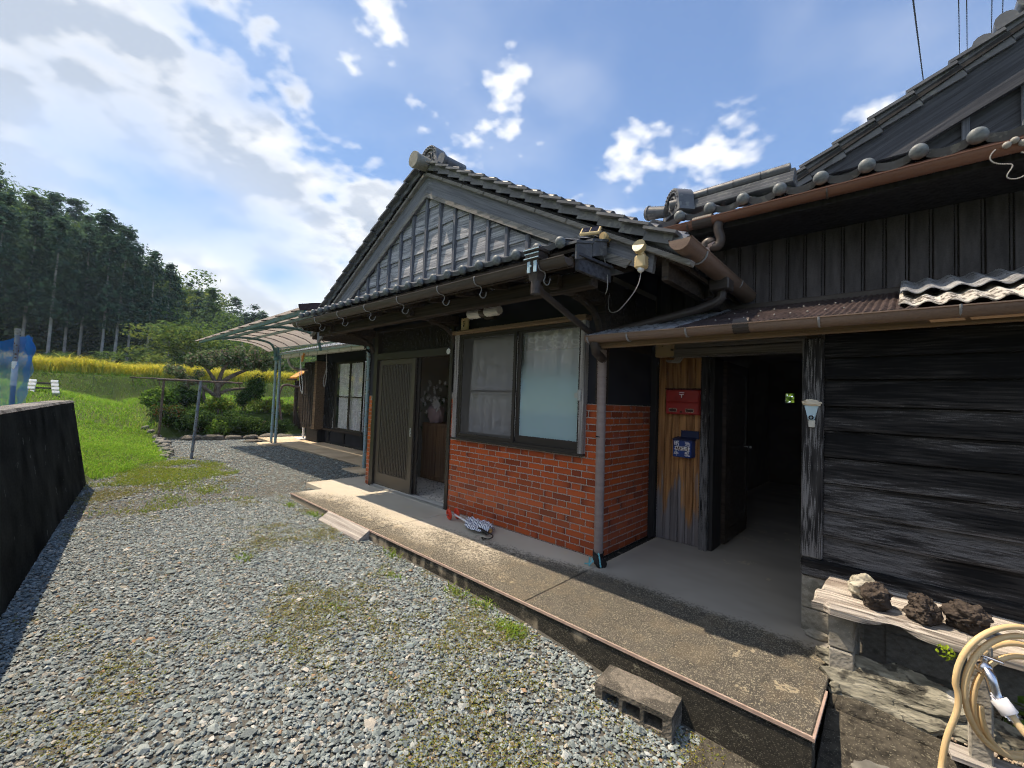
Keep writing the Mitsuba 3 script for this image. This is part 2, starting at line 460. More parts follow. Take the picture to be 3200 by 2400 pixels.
def curb_fn(p, n, uv):
    a = fbm(p.x * 3.5, p.y * 3, p.z * 9, 4)
    s = fbm(p.x * 16, p.y * 16, p.z * 2.2, 3)
    g = noise(p.x * 170, p.y * 170, p.z * 170)
    q = fbm(p.x * 42, p.y * 42, p.z * 42, 3)
    k = smoothstep(.36, .60, .5 * s + .5 * a + .085 * (p.x - 2.4))
    c = mix((.33, .285, .215), (.034, .032, .026), k)
    c = mix(c, (.020, .020, .017), smoothstep(.50, .60, q) * k * .7)
    # pale lichen flecks on the blackened end
    li = smoothstep(.60, .70, fbm(p.x * 11 + 4, p.y * 11, p.z * 15, 4) * .7 + q * .3) * smoothstep(3.6, 4.8, p.x)
    c = mix(c, (.27, .26, .20), li * smoothstep(.42, .62, g) * .8)
    return mix(c, (.30, .28, .22), smoothstep(.72, .84, noise(p.x * 250, p.y * 250, p.z * 250)) * .45)


bsdf('curb', two(P(proc(curb_fn), .9)))
bsdf('nosing', two(P(proc(speck((.33, .24, .20), (.47, .36, .30), 40)), .85)))
bsdf('pavement_clean', two(P(proc(speck((.42, .33, .22), (.60, .50, .36), 3)), .85)))


def block_fn(c0, c1, dark=(.05, .047, .04)):
    def fn(p, n, uv):
        a = fbm(p.x * 60, p.y * 60, p.z * 60, 3)
        b = fbm(p.x * 9, p.y * 9, p.z * 9, 3)
        g = noise(p.x * 190, p.y * 190, p.z * 190)
        c = mix(c0, c1, dr.clip(a * 1.7 - .35, 0, 1))
        c = mix(c, dark, smoothstep(.52, .66, b) * .75)
        return mix(c, (.5, .46, .37), smoothstep(.74, .9, noise(p.x * 300, p.y * 300, p.z * 300)) * .4)
    return fn


bsdf('block_dirty', two(bump(P(proc(block_fn((.085, .078, .066), (.235, .21, .175))), .9), lambda p, n, uv: fbm(p.x * 110, p.y * 110, p.z * 110, 2), .008)))
bsdf('block_grey', two(bump(P(proc(block_fn((.21, .20, .175), (.35, .335, .295), (.15, .145, .12))), .9), lambda p, n, uv: fbm(p.x * 90, p.y * 90, p.z * 90, 2), .004)))
def mortar_dark_fn(p, n, uv):
    b = fbm(p.x * 9, p.y * 9, p.z * 9, 3)
    q = fbm(p.x * 46, p.y * 46, p.z * 46, 3)
    c = mix((.026, .024, .020), (.105, .095, .076), dr.clip(q * 1.5 - .3 + .6 * (b - .5), 0, 1))
    c = mix(c, (.25, .235, .18), smoothstep(.68, .84, noise(p.x * 230, p.y * 230, p.z * 230)) * .55)
    cr = dr.abs(fbm(p.x * 1.5 + 2, p.y * 3.4, 1, 4) - .5)
    return mix(c, (.010, .010, .009), (1 - smoothstep(.001, .005, cr)) * smoothstep(.45, .6, noise(p.x * 2.3, p.y * 2.3, 4)) * .8)


bsdf('mortar_dark', two(bump(P(proc(mortar_dark_fn), .92, .15), lambda p, n, uv: fbm(p.x * 110, p.y * 110, p.z * 110, 2), .006)))


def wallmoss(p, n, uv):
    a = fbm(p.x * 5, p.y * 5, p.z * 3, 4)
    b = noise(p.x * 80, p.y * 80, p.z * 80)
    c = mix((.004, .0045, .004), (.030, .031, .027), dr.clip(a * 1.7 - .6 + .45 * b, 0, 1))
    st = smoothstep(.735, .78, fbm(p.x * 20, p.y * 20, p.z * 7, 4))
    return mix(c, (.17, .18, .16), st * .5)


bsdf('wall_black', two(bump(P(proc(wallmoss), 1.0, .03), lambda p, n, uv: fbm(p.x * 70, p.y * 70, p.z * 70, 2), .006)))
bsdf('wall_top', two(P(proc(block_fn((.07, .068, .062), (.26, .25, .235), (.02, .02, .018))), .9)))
bsdf('stone_vc', two(P({'type': 'mesh_attribute', 'name': 'vertex_color'}, .75, .4)))
bsdf('leaf_vc', {'type': 'principledthin', 'base_color': {'type': 'mesh_attribute', 'name': 'vertex_color'}, 'roughness': .5, 'diff_trans': .7, 'spec_trans': 0.0, 'eta': 1.35})
bsdf('gloss_leaf_vc', {'type': 'principledthin', 'base_color': {'type': 'mesh_attribute', 'name': 'vertex_color'}, 'roughness': .24, 'diff_trans': .6, 'spec_trans': 0.0, 'eta': 1.5})
bsdf('ground_vc', two(P({'type': 'mesh_attribute', 'name': 'vertex_color'}, .95, .1)))
bsdf('bark_pale', two(P(proc(speck((.22, .21, .20), (.44, .43, .405), 3)), .9)))
bsdf('bark', two(P(proc(speck((.10, .075, .055), (.24, .19, .145), 12)), .9)))
bsdf('blue_steel', two(P(proc(speck((.055, .15, .185), (.11, .235, .27), 8, (.16, .20, .20))), .45)))
bsdf('pale_blue_steel', two(P(proc(speck((.22, .36, .42), (.34, .47, .52), 8, (.30, .26, .2))), .45)))
bsdf('rust_steel', two(P(proc(speck((.055, .035, .028), (.14, .09, .07), 15, (.20, .19, .19))), .7)))
bsdf('blue_grey_pipe', two(P(proc(speck((.10, .13, .19), (.24, .27, .32), 10, (.12, .07, .05))), .5)))


def poly_fn(p, n, uv):
    a = fbm(p.x * 9, p.y * 2, 1, 3)
    return mix((.36, .325, .30), (.52, .48, .445), a)


bsdf('polycarb', {'type': 'principledthin', 'base_color': proc(poly_fn), 'roughness': .5, 'diff_trans': .85, 'spec_trans': 0.0, 'eta': 1.4})
bsdf('polycarb_top', two(P(proc(speck((.30, .25, .20), (.50, .44, .36), 10)), .6)))
bsdf('cream_gutter', two(P((.56, .55, .50), .5)))
bsdf('fascia_maroon', two(P((.055, .035, .038), .5)))
bsdf('cream_plastic', two(P((.66, .52, .29), .4)))
bsdf('beige_plastic', two(P((.60, .47, .28), .5)))
bsdf('white_plastic', two(P((.78, .78, .78), .35)))
bsdf('grey_cable', two(P((.42, .40, .38), .5)))
bsdf('black_cable', two(P((.012, .012, .013), .6)))
bsdf('mail_red', two(P(proc(speck((.30, .022, .018), (.40, .035, .028), 12)), .35)))
bsdf('mail_dark', two(P((.06, .015, .012), .5)))
bsdf('brass_plate', two(P((.45, .40, .30), .35, .5, metallic=.5)))
bsdf('milk_blue', two(P(proc(speck((.018, .045, .19), (.03, .07, .26), 14)), .4)))
bsdf('milk_navy', two(P((.012, .022, .075), .45)))
bsdf('sign_white', two(P((.80, .80, .80), .5)))
bsdf('chrome', two({'type': 'roughconductor', 'alpha': .12, 'specular_reflectance': {'type': 'rgb', 'value': [.8, .8, .85]}}))
bsdf('hose', two(P(proc(speck((.60, .42, .20), (.75, .57, .32), 9)), .45)))
bsdf('tap_white', two(P((.78, .78, .82), .3)))
bsdf('light_blue_paint', two(P((.46, .62, .72), .4)))
bsdf('foam', two(bump(P((.80, .72, .58), .9), lambda p, n, uv: fbm(p.x * 90, p.y * 90, p.z * 90, 2), .01)))
bsdf('red_plastic', two(P((.66, .055, .02), .35)))
bsdf('wood_block', two(P((.48, .27, .10), .5)))


def stripe_fn(p, n, uv):
    a = p.x * .45 + p.y * .89
    return mix((.12, .15, .24), (.80, .82, .86), smoothstep(.35, .5, dr.abs(a * 66 - dr.floor(a * 66) - .5) * 2))


bsdf('striped_cloth', two(P(proc(stripe_fn), .9)))
bsdf('black_rubber', two(P((.012, .012, .013), .5)))
bsdf('blue_tape', two(P((.16, .48, .55), .5)))
bsdf('lava', two(bump(P(proc(speck((.014, .011, .010), (.10, .080, .066), 42)), .95), lambda p, n, uv: fbm(p.x * 75, p.y * 75, p.z * 75, 3), .02)))
bsdf('lens_dull', two(P((.50, .46, .36), .5, .3)))
bsdf('edging', two(bump(P(proc(speck((.10, .10, .09), (.28, .27, .24), 14)), .95), lambda p, n, uv: fbm(p.x * 40, p.y * 40, p.z * 40, 3), .012)))
bsdf('lichen_rock', two(bump(P(proc(speck((.18, .165, .13), (.50, .48, .40), 16)), .95), lambda p, n, uv: fbm(p.x * 60, p.y * 60, p.z * 60, 3), .012)))


def schist_fn(p, n, uv):
    a = fbm(p.x * 9, p.y * 30, p.z * 40, 3)
    b = fbm(p.x * 16 + 3, p.y * 16, p.z * 16, 4)
    c = mix((.085, .083, .066), (.33, .32, .26), dr.clip(a * 2.1 - .5, 0, 1))
    c = mix(c, (.03, .029, .025), smoothstep(.53, .66, b) * .85)
    return mix(c, (.62, .60, .55), smoothstep(.68, .75, fbm(p.x * 12, p.y * 12 + 5, p.z * 12, 3)) * .8)


bsdf('schist', two(bump(P(proc(schist_fn), .9), lambda p, n, uv: fbm(p.x * 30, p.y * 70, p.z * 90, 3), .015)))
bsdf('glass', {'type': 'thindielectric', 'int_ior': 1.5})
bsdf('frosted', {'type': 'mask', 'opacity': proc(lambda p, n, uv: smoothstep(1.78, 1.46, p.z + .05 * (noise(p.x * 5, 1, p.z * 5) - .5)) * .80), 'bsdf': two(P((.42, .59, .63), .3, .5))})


def lace_fn(p, n, uv):
    v1, v2, r = voronoi(p.x * 13, p.z * 13)
    g = smoothstep(.12, .30, v1) * (1 - smoothstep(.34, .5, v1)) + .5 * smoothstep(.55, .7, fbm(p.x * 34, 0, p.z * 34, 3))
    return mix((.52, .51, .52), (.90, .89, .89), dr.clip(.45 + .55 * g, 0, 1))


bsdf('lace', {'type': 'principledthin', 'base_color': proc(lace_fn), 'roughness': .9, 'diff_trans': .35, 'spec_trans': 0.0, 'eta': 1.3})
bsdf('screen_mesh', {'type': 'mask', 'opacity': .24, 'bsdf': two(P((.16, .155, .15), .8))})
bsdf('net_weave', {'type': 'mask', 'opacity': proc(lambda p, n, uv: .30 + .42 * smoothstep(1.50, 1.62, p.z)), 'bsdf': two(P(proc(speck((.02, .14, .42), (.04, .24, .60), 4)), .8))})
bsdf('dark_interior', two(P((.16, .14, .12), .8)))
bsdf('interior_wall', two(P((.30, .27, .21), .85)))
bsdf('cabinet_wood', two(P(proc(wood_fn(2, (.16, .09, .05), (.30, .18, .10), 30, 1, 3)), .45)))


def pebble_fn(p, n, uv):
    v1, v2, r = voronoi(p.x * 22, p.y * 22)
    return mix((.72, .68, .62), (.05, .05, .05), (1 - smoothstep(.22, .30, v1)) * smoothstep(.35, .4, r))


bsdf('pebble_floor', two(P(proc(pebble_fn), .5)))
bsdf('white_petal', {'type': 'principledthin', 'base_color': {'type': 'rgb', 'value': [.82, .80, .78]}, 'roughness': .6, 'diff_trans': .6, 'spec_trans': 0.0, 'eta': 1.3})
bsdf('pink_cloth', two(P((.50, .36, .36), .8)))
bsdf('orange_board', two(P((.55, .24, .05), .6)))
bsdf('white_paint', two(P(proc(speck((.70, .70, .67), (.82, .82, .80), 9)), .7)))
bsdf('dark_soil', two(P((.05, .043, .03), .95)))

# ------------------------------------------------------------------ terrain
XE = [-60, -10, -4.7, -2.6, -2.2, 20]
YE = [-1.2, -1.3, -1.7, -2.95, -3.3, -3.3]


def wall_base_y(x):
    return -2.90 - 0.112 * (x + 2.53)


def ground_z(x, y):
    x, y = np.asarray(x, float), np.asarray(y, float)
    g = -.07 - .012 * np.clip(x, 0, 9) - .10 * sstep(4.0, 5.4, x) - .04 * sstep(-1, -8, x)
    ye = np.where(x > -2.6, wall_base_y(x) - .12, np.interp(x, XE, YE))
    s = np.maximum(0, ye - y)
    left = np.minimum(.25 * s, 1.0)
    behind = .98 * sstep(.02, .10, s) * sstep(-2.9, -2.45, x)
    far = .12 * np.clip(-9 - x, 0, 5)
    mound = .55 * sstep(-8.9, -10.2, x) * sstep(-1.5, -1.0, y) * (1 - sstep(-14, -18, x) * .6)
    z = g + np.maximum(left, behind) + far + mound
    z = z + (1.85 - z) * sstep(-20.6, -22.4, x + .25 * np.sin(y * .7))
    hill = np.clip(11.8 - .56 * y, 2.5, 40)
    z = z + np.maximum(hill - 1.8, 0) * sstep(-47, -80, x) * 1.0
    return z


def is_gravel(x, y):
    ye = np.where(x > -2.6, wall_base_y(x) - .05, np.interp(x, XE, YE))
    return (y > ye) & (x > -9.0)


gx = np.unique(np.r_[np.linspace(-600, -90, 18), np.linspace(-90, -24, 50), np.linspace(-24, -4, 90), np.linspace(-4, 8, 110), np.linspace(8, 30, 12), np.linspace(30, 600, 12)])
gy = np.unique(np.r_[np.linspace(-600, -40, 14), np.linspace(-40, -6, 40), np.linspace(-6, 3, 100), np.linspace(3, 40, 50), np.linspace(40, 600, 16)])
GX, GY = np.meshgrid(gx, gy, indexing='ij')
GZ = ground_z(GX, GY)
inside = (GX > -9) & (GX < 12) & (GY > -.6) & (GY < 12)
GZ = np.where((GX > .1) & (GX < 12) & (GY > -.95) & (GY < 12), -.35, GZ)
GZ = np.where((GX > 5.75) & (GX < 12) & (GY > -1.3), -.45, GZ)
V = np.c_[GX.ravel(), GY.ravel(), GZ.ravel()]
nx, ny = GX.shape
I = np.arange(nx * ny).reshape(nx, ny)
Fq = np.c_[I[:-1, :-1].ravel(), I[1:, :-1].ravel(), I[1:, 1:].ravel(), I[:-1, 1:].ravel()]
gcol = np.where(is_gravel(V[:, 0], V[:, 1])[:, None], A3(.10, .098, .088), A3(.060, .085, .022))
gcol = gcol * (.75 + .5 * meshkit.fbm(V * A3(.9, .9, .9), 4, 5))[:, None]
struct('ground', 'bare soil under the gravel yard and the grass slope', (V, Fq), 'ground_vc', True, color=gcol)


# ------------------------------------------------------------------ loose gravel, weeds, grass, rice
def scatter_mesh(protos, pos, size, yaw, tilt, squash, col):
    """one mesh of many small copies; protos: list of (v, f)"""
    vs, fs, cs, o = [], [], [], 0
    which = rng.integers(0, len(protos), len(pos))
    for k, (pv, pf) in enumerate(protos):
        ii = np.nonzero(which == k)[0]
        if not len(ii):
            continue
        v = pv[None] * size[ii][:, None, :]
        ct, st = np.cos(tilt[ii])[:, None], np.sin(tilt[ii])[:, None]
        y2 = v[..., 1] * ct - v[..., 2] * st
        z2 = v[..., 1] * st + v[..., 2] * ct
        cy, sy = np.cos(yaw[ii])[:, None], np.sin(yaw[ii])[:, None]
        x3 = v[..., 0] * cy - y2 * sy
        y3 = v[..., 0] * sy + y2 * cy
        w = np.stack([x3, y3, z2], -1) + pos[ii][:, None]
        n = pv.shape[0]
        vs.append(w.reshape(-1, 3))
        fs.append((pf[None] + (np.arange(len(ii)) * n)[:, None, None] + o).reshape(-1, 3))
        cs.append(np.repeat(col[ii], n, 0))
        o += len(ii) * n
    return trimesh.Trimesh(np.vstack(vs), np.vstack(fs), process=False), np.vstack(cs)


def stone_proto(seed, lo=.72, sub=0):
    r = np.random.default_rng(seed)
    m = trimesh.creation.icosphere(subdivisions=sub)
    v = np.asarray(m.vertices) * r.uniform(lo, 1.12, (len(m.vertices), 1))
    return v * A3(1, r.uniform(.62, .85), r.uniform(.32, .46)), np.asarray(m.faces)


stones = [stone_proto(i) for i in range(8)]


def oct_proto(seed):
    r = np.random.default_rng(seed)
    v = np.array([(1, 0, 0), (-1, 0, 0), (0, 1, 0), (0, -1, 0), (.2, .1, 1), (0, 0, -1)], float) + r.normal(0, .12, (6, 3))
    return v * A3(1.1, .85, .55), np.array([(0, 2, 4), (2, 1, 4), (1, 3, 4), (3, 0, 4), (2, 0, 5), (1, 2, 5), (3, 1, 5), (0, 3, 5)])


def bip_proto(seed):
    r = np.random.default_rng(seed)
    a = np.sort(r.uniform(-.35, .35, 6) + np.arange(6) * np.pi / 3)
    v = np.vstack([np.c_[np.cos(a) * r.uniform(.78, 1.12, 6), np.sin(a) * r.uniform(.62, .92, 6), r.normal(0, .13, 6)], [(r.normal(0, .25), r.normal(0, .2), .46), (0, 0, -.42)]])
    f = [(i, (i + 1) % 6, 6) for i in range(6)] + [((i + 1) % 6, i, 7) for i in range(6)]
    return v, np.array(f)


near_stones = [bip_proto(60 + i) for i in range(14)]
far_stones = [oct_proto(40 + i) for i in range(8)]


def stone_cols(n):
    base = np.array([(.198, .240, .242), (.255, .295, .295), (.148, .178, .184), (.335, .36, .352), (.305, .285, .235), (.42, .40, .355)])
    w = np.array([.33, .30, .18, .10, .06, .03])
    c = base[rng.choice(len(base), n, p=w / w.sum())] * rng.uniform(.72, 1.3, (n, 1))
    odd = rng.random(n)
    c[odd < .010] = A3(.40, .27, .17) * rng.uniform(.8, 1.1)
    c[odd > .993] = A3(.55, .54, .50)
    return np.clip(c, 0, .8)


def free_gravel(x, y):
    ok = is_gravel(x, y)
    ok &= ~((x > -.03) & (y > -1.09))                     # platform
    ok &= ~((x > -8.5) & (y > .88))                       # wing pavement
    ok &= ~((x > 5.42 + .05 * np.sin(y * 9) + .25 * (y + 1.07)) & (y > -1.9))
    ok &= y < 1.8
    return ok


def gravel_points(n, x0, x1, y0, y1):
    p = np.c_[rng.uniform(x0, x1, n), rng.uniform(y0, y1, n)]
    return p[free_gravel(p[:, 0], p[:, 1])]


def weed_mask(x, y):
    q = np.c_[x, y, np.zeros_like(x)]
    m = meshkit.fbm(q * A3(1.25, 1.5, 1), 4, 41)
    m2 = meshkit.fbm(q * A3(4.5, 4.5, 1), 3, 42)
    m3 = meshkit.fbm(q * A3(15, 15, 1), 2, 43)
    return .52 * m + .26 * m2 + .22 * m3


gp = np.vstack([gravel_points(126000, -.2, 5.9, -4.0, -1.0), gravel_points(52000, -9.2, -.2, -3.2, 1.8)])
far_ = gp[:, 0] < -.2
gr = .0096 * np.exp(rng.normal(0, .34, len(gp))) * np.where(gp[:, 0] < -1, 1.3, 1.0)
# a few bigger pieces
gr *= np.where(rng.random(len(gp)) < .03, 1.5, 1.0)
gz = ground_z(gp[:, 0], gp[:, 1]) + rng.uniform(-.004, .012, len(gp))
parts_ = []
for sel, pr_ in ((~far_, near_stones), (far_, far_stones)):
    k_ = int(sel.sum())
    parts_.append(scatter_mesh(pr_, np.c_[gp, gz][sel], np.repeat(gr[sel][:, None], 3, 1), rng.uniform(0, 6.28, k_), rng.normal(0, .30, k_), None, stone_cols(k_)))
msh, mc = cat(parts_[0][0], parts_[1][0]), np.vstack([parts_[0][1], parts_[1][1]])
struct('gravel', 'loose grey-blue crushed gravel covering the yard', msh, 'stone_vc', False, color=mc, kind='stuff')
labels['gravel']['category'] = 'gravel'

# low weeds between the stones
leaf = (np.array([[-.5, 0, 0], [0, .28, .15], [.5, 0, .05], [0, -.28, .15]]), np.array([[0, 1, 2], [0, 2, 3]]))
wp = gravel_points(600000, -5, 5.8, -3.9, -1.1)
wk = weed_mask(wp[:, 0], wp[:, 1]) + .05 * sstep(-1, 3.5, wp[:, 0])
wp = wp[rng.random(len(wp)) < np.clip((wk - .525) / .15, 0, 1) ** 1.4 * .85][:100000]
wn = len(wp)
wcol = np.array([(.24, .25, .05), (.32, .27, .09), (.27, .20, .08), (.20, .26, .05)])[rng.choice(4, wn, p=[.38, .27, .2, .15])] * rng.uniform(.6, 1.3, (wn, 1))
ws = rng.uniform(.006, .014, (wn, 1))
m1, c1 = scatter_mesh([leaf], np.c_[wp, ground_z(wp[:, 0], wp[:, 1]) + rng.uniform(.008, .026, wn)], np.repeat(ws, 3, 1), rng.uniform(0, 6.28, wn), rng.normal(0, .5, wn), None, wcol)
struct('ground_weeds', 'low olive and brown creeping weeds spreading between the gravel stones', m1, 'leaf_vc', False, color=c1, kind='stuff')
labels['ground_weeds']['category'] = 'weeds'


def blades(p, z, h, w, lean, col, seg=2):
    """tapered bent blades as one mesh"""
    n = len(p)
    yaw = rng.uniform(0, 6.28, n)
    ld = rng.uniform(0, 6.28, n)
    d = np.c_[np.cos(yaw), np.sin(yaw), np.zeros(n)] * w[:, None] * .5
    l = np.c_[np.cos(ld), np.sin(ld), np.zeros(n)] * lean[:, None]
    b = np.c_[p, z]
    rows = []
    for k in range(seg):
        t = k / seg
        c = b + l * t * t + A3(0, 0, 1) * (h * t * (1 - .15 * t))[:, None]
        s = 1 - .55 * t
        rows += [c - d * s, c + d * s]
    tip = b + l + A3(0, 0, 1) * (h * (.85 - .3 * np.minimum(lean / np.maximum(h, 1e-3), 1)))[:, None]
    v = np.stack(rows + [tip], 1)
    k = v.shape[1]
    f = []
    for s in range(seg - 1):
        a = 2 * s
        f += [(a, a + 1, a + 3), (a, a + 3, a + 2)]
    f += [(2 * seg - 2, 2 * seg - 1, 2 * seg)]
    f = np.array(f)
    F = (f[None] + (np.arange(n) * k)[:, None, None]).reshape(-1, 3)
    return trimesh.Trimesh(v.reshape(-1, 3), F, process=False), np.repeat(col, k, 0)


def grass_pts(n, x0, x1, y0, y1):
    p = np.c_[rng.uniform(x0, x1, n), rng.uniform(y0, y1, n)]
    x, y = p.T
    ye = np.where(x > -2.6, wall_base_y(x) - .25, np.interp(x, XE, YE)) + .25 * (meshkit.noise(np.c_[x * 3, y * 3, x * 0], 3) - .5)
    return p[(y < ye) | (x < -9.8)]


gs = [grass_pts(26000, -5.5, -2.2, -5.0, -1.4), grass_pts(24000, -10, -5.5, -7, -1.0), grass_pts(22000, -22.6, -9.5, -9, 1.0), grass_pts(9000, -22.6, -10.2, 1, 8), grass_pts(3500, -2.6, 2.5, -6, -3.55)]
sc_ = [.6, 1.0, 1.5, 1.8, .8]
ms, cs = [], []
for p_, s_ in zip(gs, sc_):
    n = len(p_)
    bank = (p_[:, 0] < -20.4)
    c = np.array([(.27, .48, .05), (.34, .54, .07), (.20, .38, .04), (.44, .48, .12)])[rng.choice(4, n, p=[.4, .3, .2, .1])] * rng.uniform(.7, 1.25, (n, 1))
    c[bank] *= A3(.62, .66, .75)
    tuft = meshkit.fbm(np.c_[p_ * .9, p_[:, 0] * 0], 3, 8)
    h = (.07 + .10 * rng.random(n)) * (.5 + tuft) * (1 + .7 * (s_ > 1))
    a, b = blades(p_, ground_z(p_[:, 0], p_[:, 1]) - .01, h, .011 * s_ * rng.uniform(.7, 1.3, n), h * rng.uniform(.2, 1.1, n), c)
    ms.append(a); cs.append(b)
# sparse grass running out over the gravel
p_ = np.c_[rng.uniform(-5.0, -.2, 60000), rng.uniform(-3.2, -.6, 60000)]
k_ = meshkit.fbm(np.c_[p_ * 1.7, p_[:, 0] * 0], 4, 77)
dist = np.hypot((p_[:, 0] + 2.7) / 2.0, (p_[:, 1] + 2.05) / .62)
k2_ = (1.32 - dist) * .6 + (k_ - .5) * 1.7
p_ = p_[(k2_ > .26 + rng.normal(0, .16, len(p_))) & free_gravel(p_[:, 0], p_[:, 1])]
n = len(p_)
c = np.array([(.26, .34, .05), (.34, .36, .08), (.20, .30, .05)])[rng.choice(3, n)] * rng.uniform(.75, 1.2, (n, 1))
h = rng.uniform(.03, .075, n)
a, b = blades(p_, ground_z(p_[:, 0], p_[:, 1]), h, rng.uniform(.005, .009, n), h * rng.uniform(.3, 1.2, n), c)
ms.append(a); cs.append(b)
# tufts along the foot of the platform
for (tx, ty, tn, th) in ((4.18, -1.22, 260, .07), (3.55, -1.16, 60, .09), (3.85, -1.15, 50, .10), (2.65, -1.13, 50, .09), (1.0, -1.15, 140, .07), (.4, -1.2, 120, .06), (3.2, -1.9, 60, .05), (1.9, -2.1, 70, .07), (3.0, -1.35, 60, .05)):
    p_ = np.c_[rng.normal(tx, .07, tn), rng.normal(ty, .035, tn)]
    c = np.array([(.19, .32, .045), (.27, .34, .06)])[rng.choice(2, tn)] * rng.uniform(.8, 1.2, (tn, 1))
    h = rng.uniform(.4, 1.0, tn) * th
    a, b = blades(p_, ground_z(p_[:, 0], p_[:, 1]), h, rng.uniform(.005, .010, tn), h * rng.uniform(.4, 1.4, tn), c)
    ms.append(a); cs.append(b)
struct('grass', 'bright green mown grass on the slope left of the gravel', cat(*ms), 'leaf_vc', False, color=np.vstack(cs), kind='stuff')

n = 42000
p_ = np.c_[-22.6 - 10 * rng.random(n) ** 1.6, rng.uniform(-13, 16, n)]
h = rng.uniform(.75, 1.15, n) * np.where(rng.random(n) < .06, 1.18, 1.0) * (.85 + .4 * meshkit.noise(np.c_[p_[:, 1] * 1.3, p_[:, 0], p_[:, 0] * 0], 2))
c = np.array([(.66, .60, .08), (.76, .68, .12), (.52, .54, .08), (.36, .44, .07)])[rng.choice(4, n, p=[.36, .34, .2, .1])] * rng.uniform(.75, 1.15, (n, 1))
a, b = blades(p_, ground_z(p_[:, 0], p_[:, 1]) - .05, h, rng.uniform(.03, .055, n), h * rng.uniform(.3, .95, n), c, seg=3)
struct('rice_field', 'ripe golden rice standing in a field above the grass bank', a, 'leaf_vc', False, color=b, kind='stuff')
labels['rice_field']['category'] = 'rice'

# ------------------------------------------------------------------ concrete platform and pavements
pl = 'concrete_platform'
scene[pl] = mikit.ply(box(.05, 5.70, -1.0, 3.9, -.30, -.035), 'curb')
labels[pl] = {'label': 'raised concrete platform with dirty front edge before the house', 'kind': 'structure'}
fresh(pl)
J = .006
for x0, x1 in ((0.0, 2.12), (2.12, 4.145), (4.145, 5.73)):
    part(pl, 'slab', bevbox(x0 + J / 2, x1 - J / 2, -1.058, -.0 if x0 < 4 else 3.9, -.030, 0, .004), 'concrete')
part(pl, 'slab', box(-.62, -.003, -.62, .35, -.2, -.012), 'concrete')
part(pl, 'curb_face', box(.004, 5.727, -1.060, -.96, -.40, -.0305), 'curb')
part(pl, 'nosing', beam((0, -1.063, -.007), (5.73, -1.063, -.007), .010, .016), 'nosing')
part(pl, 'nosing', beam((5.734, -1.07, -.008), (5.734, -.66, -.008), .010, .015), 'nosing')
wp_ = 'wing_pavement'
scene[wp_] = mikit.ply(box(-8.2, -.05, .92, 2.6, -.25, -.062), 'pavement_clean'); fresh(wp_)
labels[wp_] = {'label': 'pale concrete pavement along the shaded side wing', 'kind': 'structure'}
for x0, x1 in ((-8.2, -5.9), (-5.9, -3.0), (-3.0, -.05)):
    part(wp_, 'slab', bevbox(x0 + .004, x1 - .004, .90, 2.6, -.062, -.045, .003), 'pavement_clean')
# lower concrete on the right of the platform
lc = 'lower_pavement'
lv, lf = [], []
nxx, nyy = 24, 24
LX, LY = np.meshgrid(np.linspace(5.735, 8.2, nxx), np.linspace(-2.2, -.57, nyy), indexing='ij')
LZ = -.085 - .09 * sstep(-.55, -1.1, LY) + .012 * meshkit.fbm(np.c_[LX.ravel() * 3, LY.ravel() * 3, LX.ravel() * 0], 3, 3).reshape(LX.shape)
I = np.arange(nxx * nyy).reshape(nxx, nyy)
scene[lc] = mikit.ply((np.c_[LX.ravel(), LY.ravel(), LZ.ravel()], np.c_[I[:-1, :-1].ravel(), I[1:, :-1].ravel(), I[1:, 1:].ravel(), I[:-1, 1:].ravel()]), 'mortar_dark', smooth=True); fresh(lc)
labels[lc] = {'label': 'cracked dark mortar surface below the platform at the right', 'kind': 'structure'}
part(lc, 'apron', bevbox(5.30, 5.76, -2.0, -1.07, -.40, -.212, .02), 'mortar_dark')
part(lc, 'curb_strip', tube(np.c_[np.linspace(5.74, 8.0, 24), -.59 + .012 * np.sin(np.linspace(0, 20, 24)), np.full(24, -.088) + .006 * np.sin(np.linspace(0, 33, 24))], .045 + .006 * np.sin(np.linspace(0, 27, 24)), 10), 'mortar_dark', True)


def rock(seed, size, sub=3, rough=.35, freq=1.6, squash=(1, 1, 1), fine=.08):
    m = trimesh.creation.icosphere(subdivisions=sub)
    v = np.asarray(m.vertices)
    k = 1 + rough * (meshkit.fbm(v * freq + seed * 7.3, 3, seed) - .5) * 2 + fine * (meshkit.fbm(v * 7 + seed, 3, seed + 5) - .5) * 2
    return trimesh.Trimesh(v * k[:, None] * A3(*squash) * size, m.faces, process=False)


def placed(m, x, y, z, yaw=0.0, pitch=0.0, roll=0.0):
    m = m.copy()
    m.apply_transform(trimesh.transformations.euler_matrix(roll, pitch, yaw))
    m.apply_translation((x, y, z))
    return m


# ------------------------------------------------------------------ entrance house
W, D, HB = 4.077, 1.016, 1.335
house = thing('entrance_house', 'single-storey gabled entrance house with orange brick tile base and grey tiled roof', 'house')
wall = part(house, 'brick_wall', cat(
    box(1.990, W - .006, .006, .11, 0, .8625), box(1.990, 2.08, .006, .11, .8625, HB), box(3.905, W - .006, .006, .11, .8625, HB),
    box(W - .11, W - .006, .11, D, 0, HB)), 'mortar')
part(house, 'brick_pillar', box(.004, .118, .006, .14, 0, HB), 'mortar')


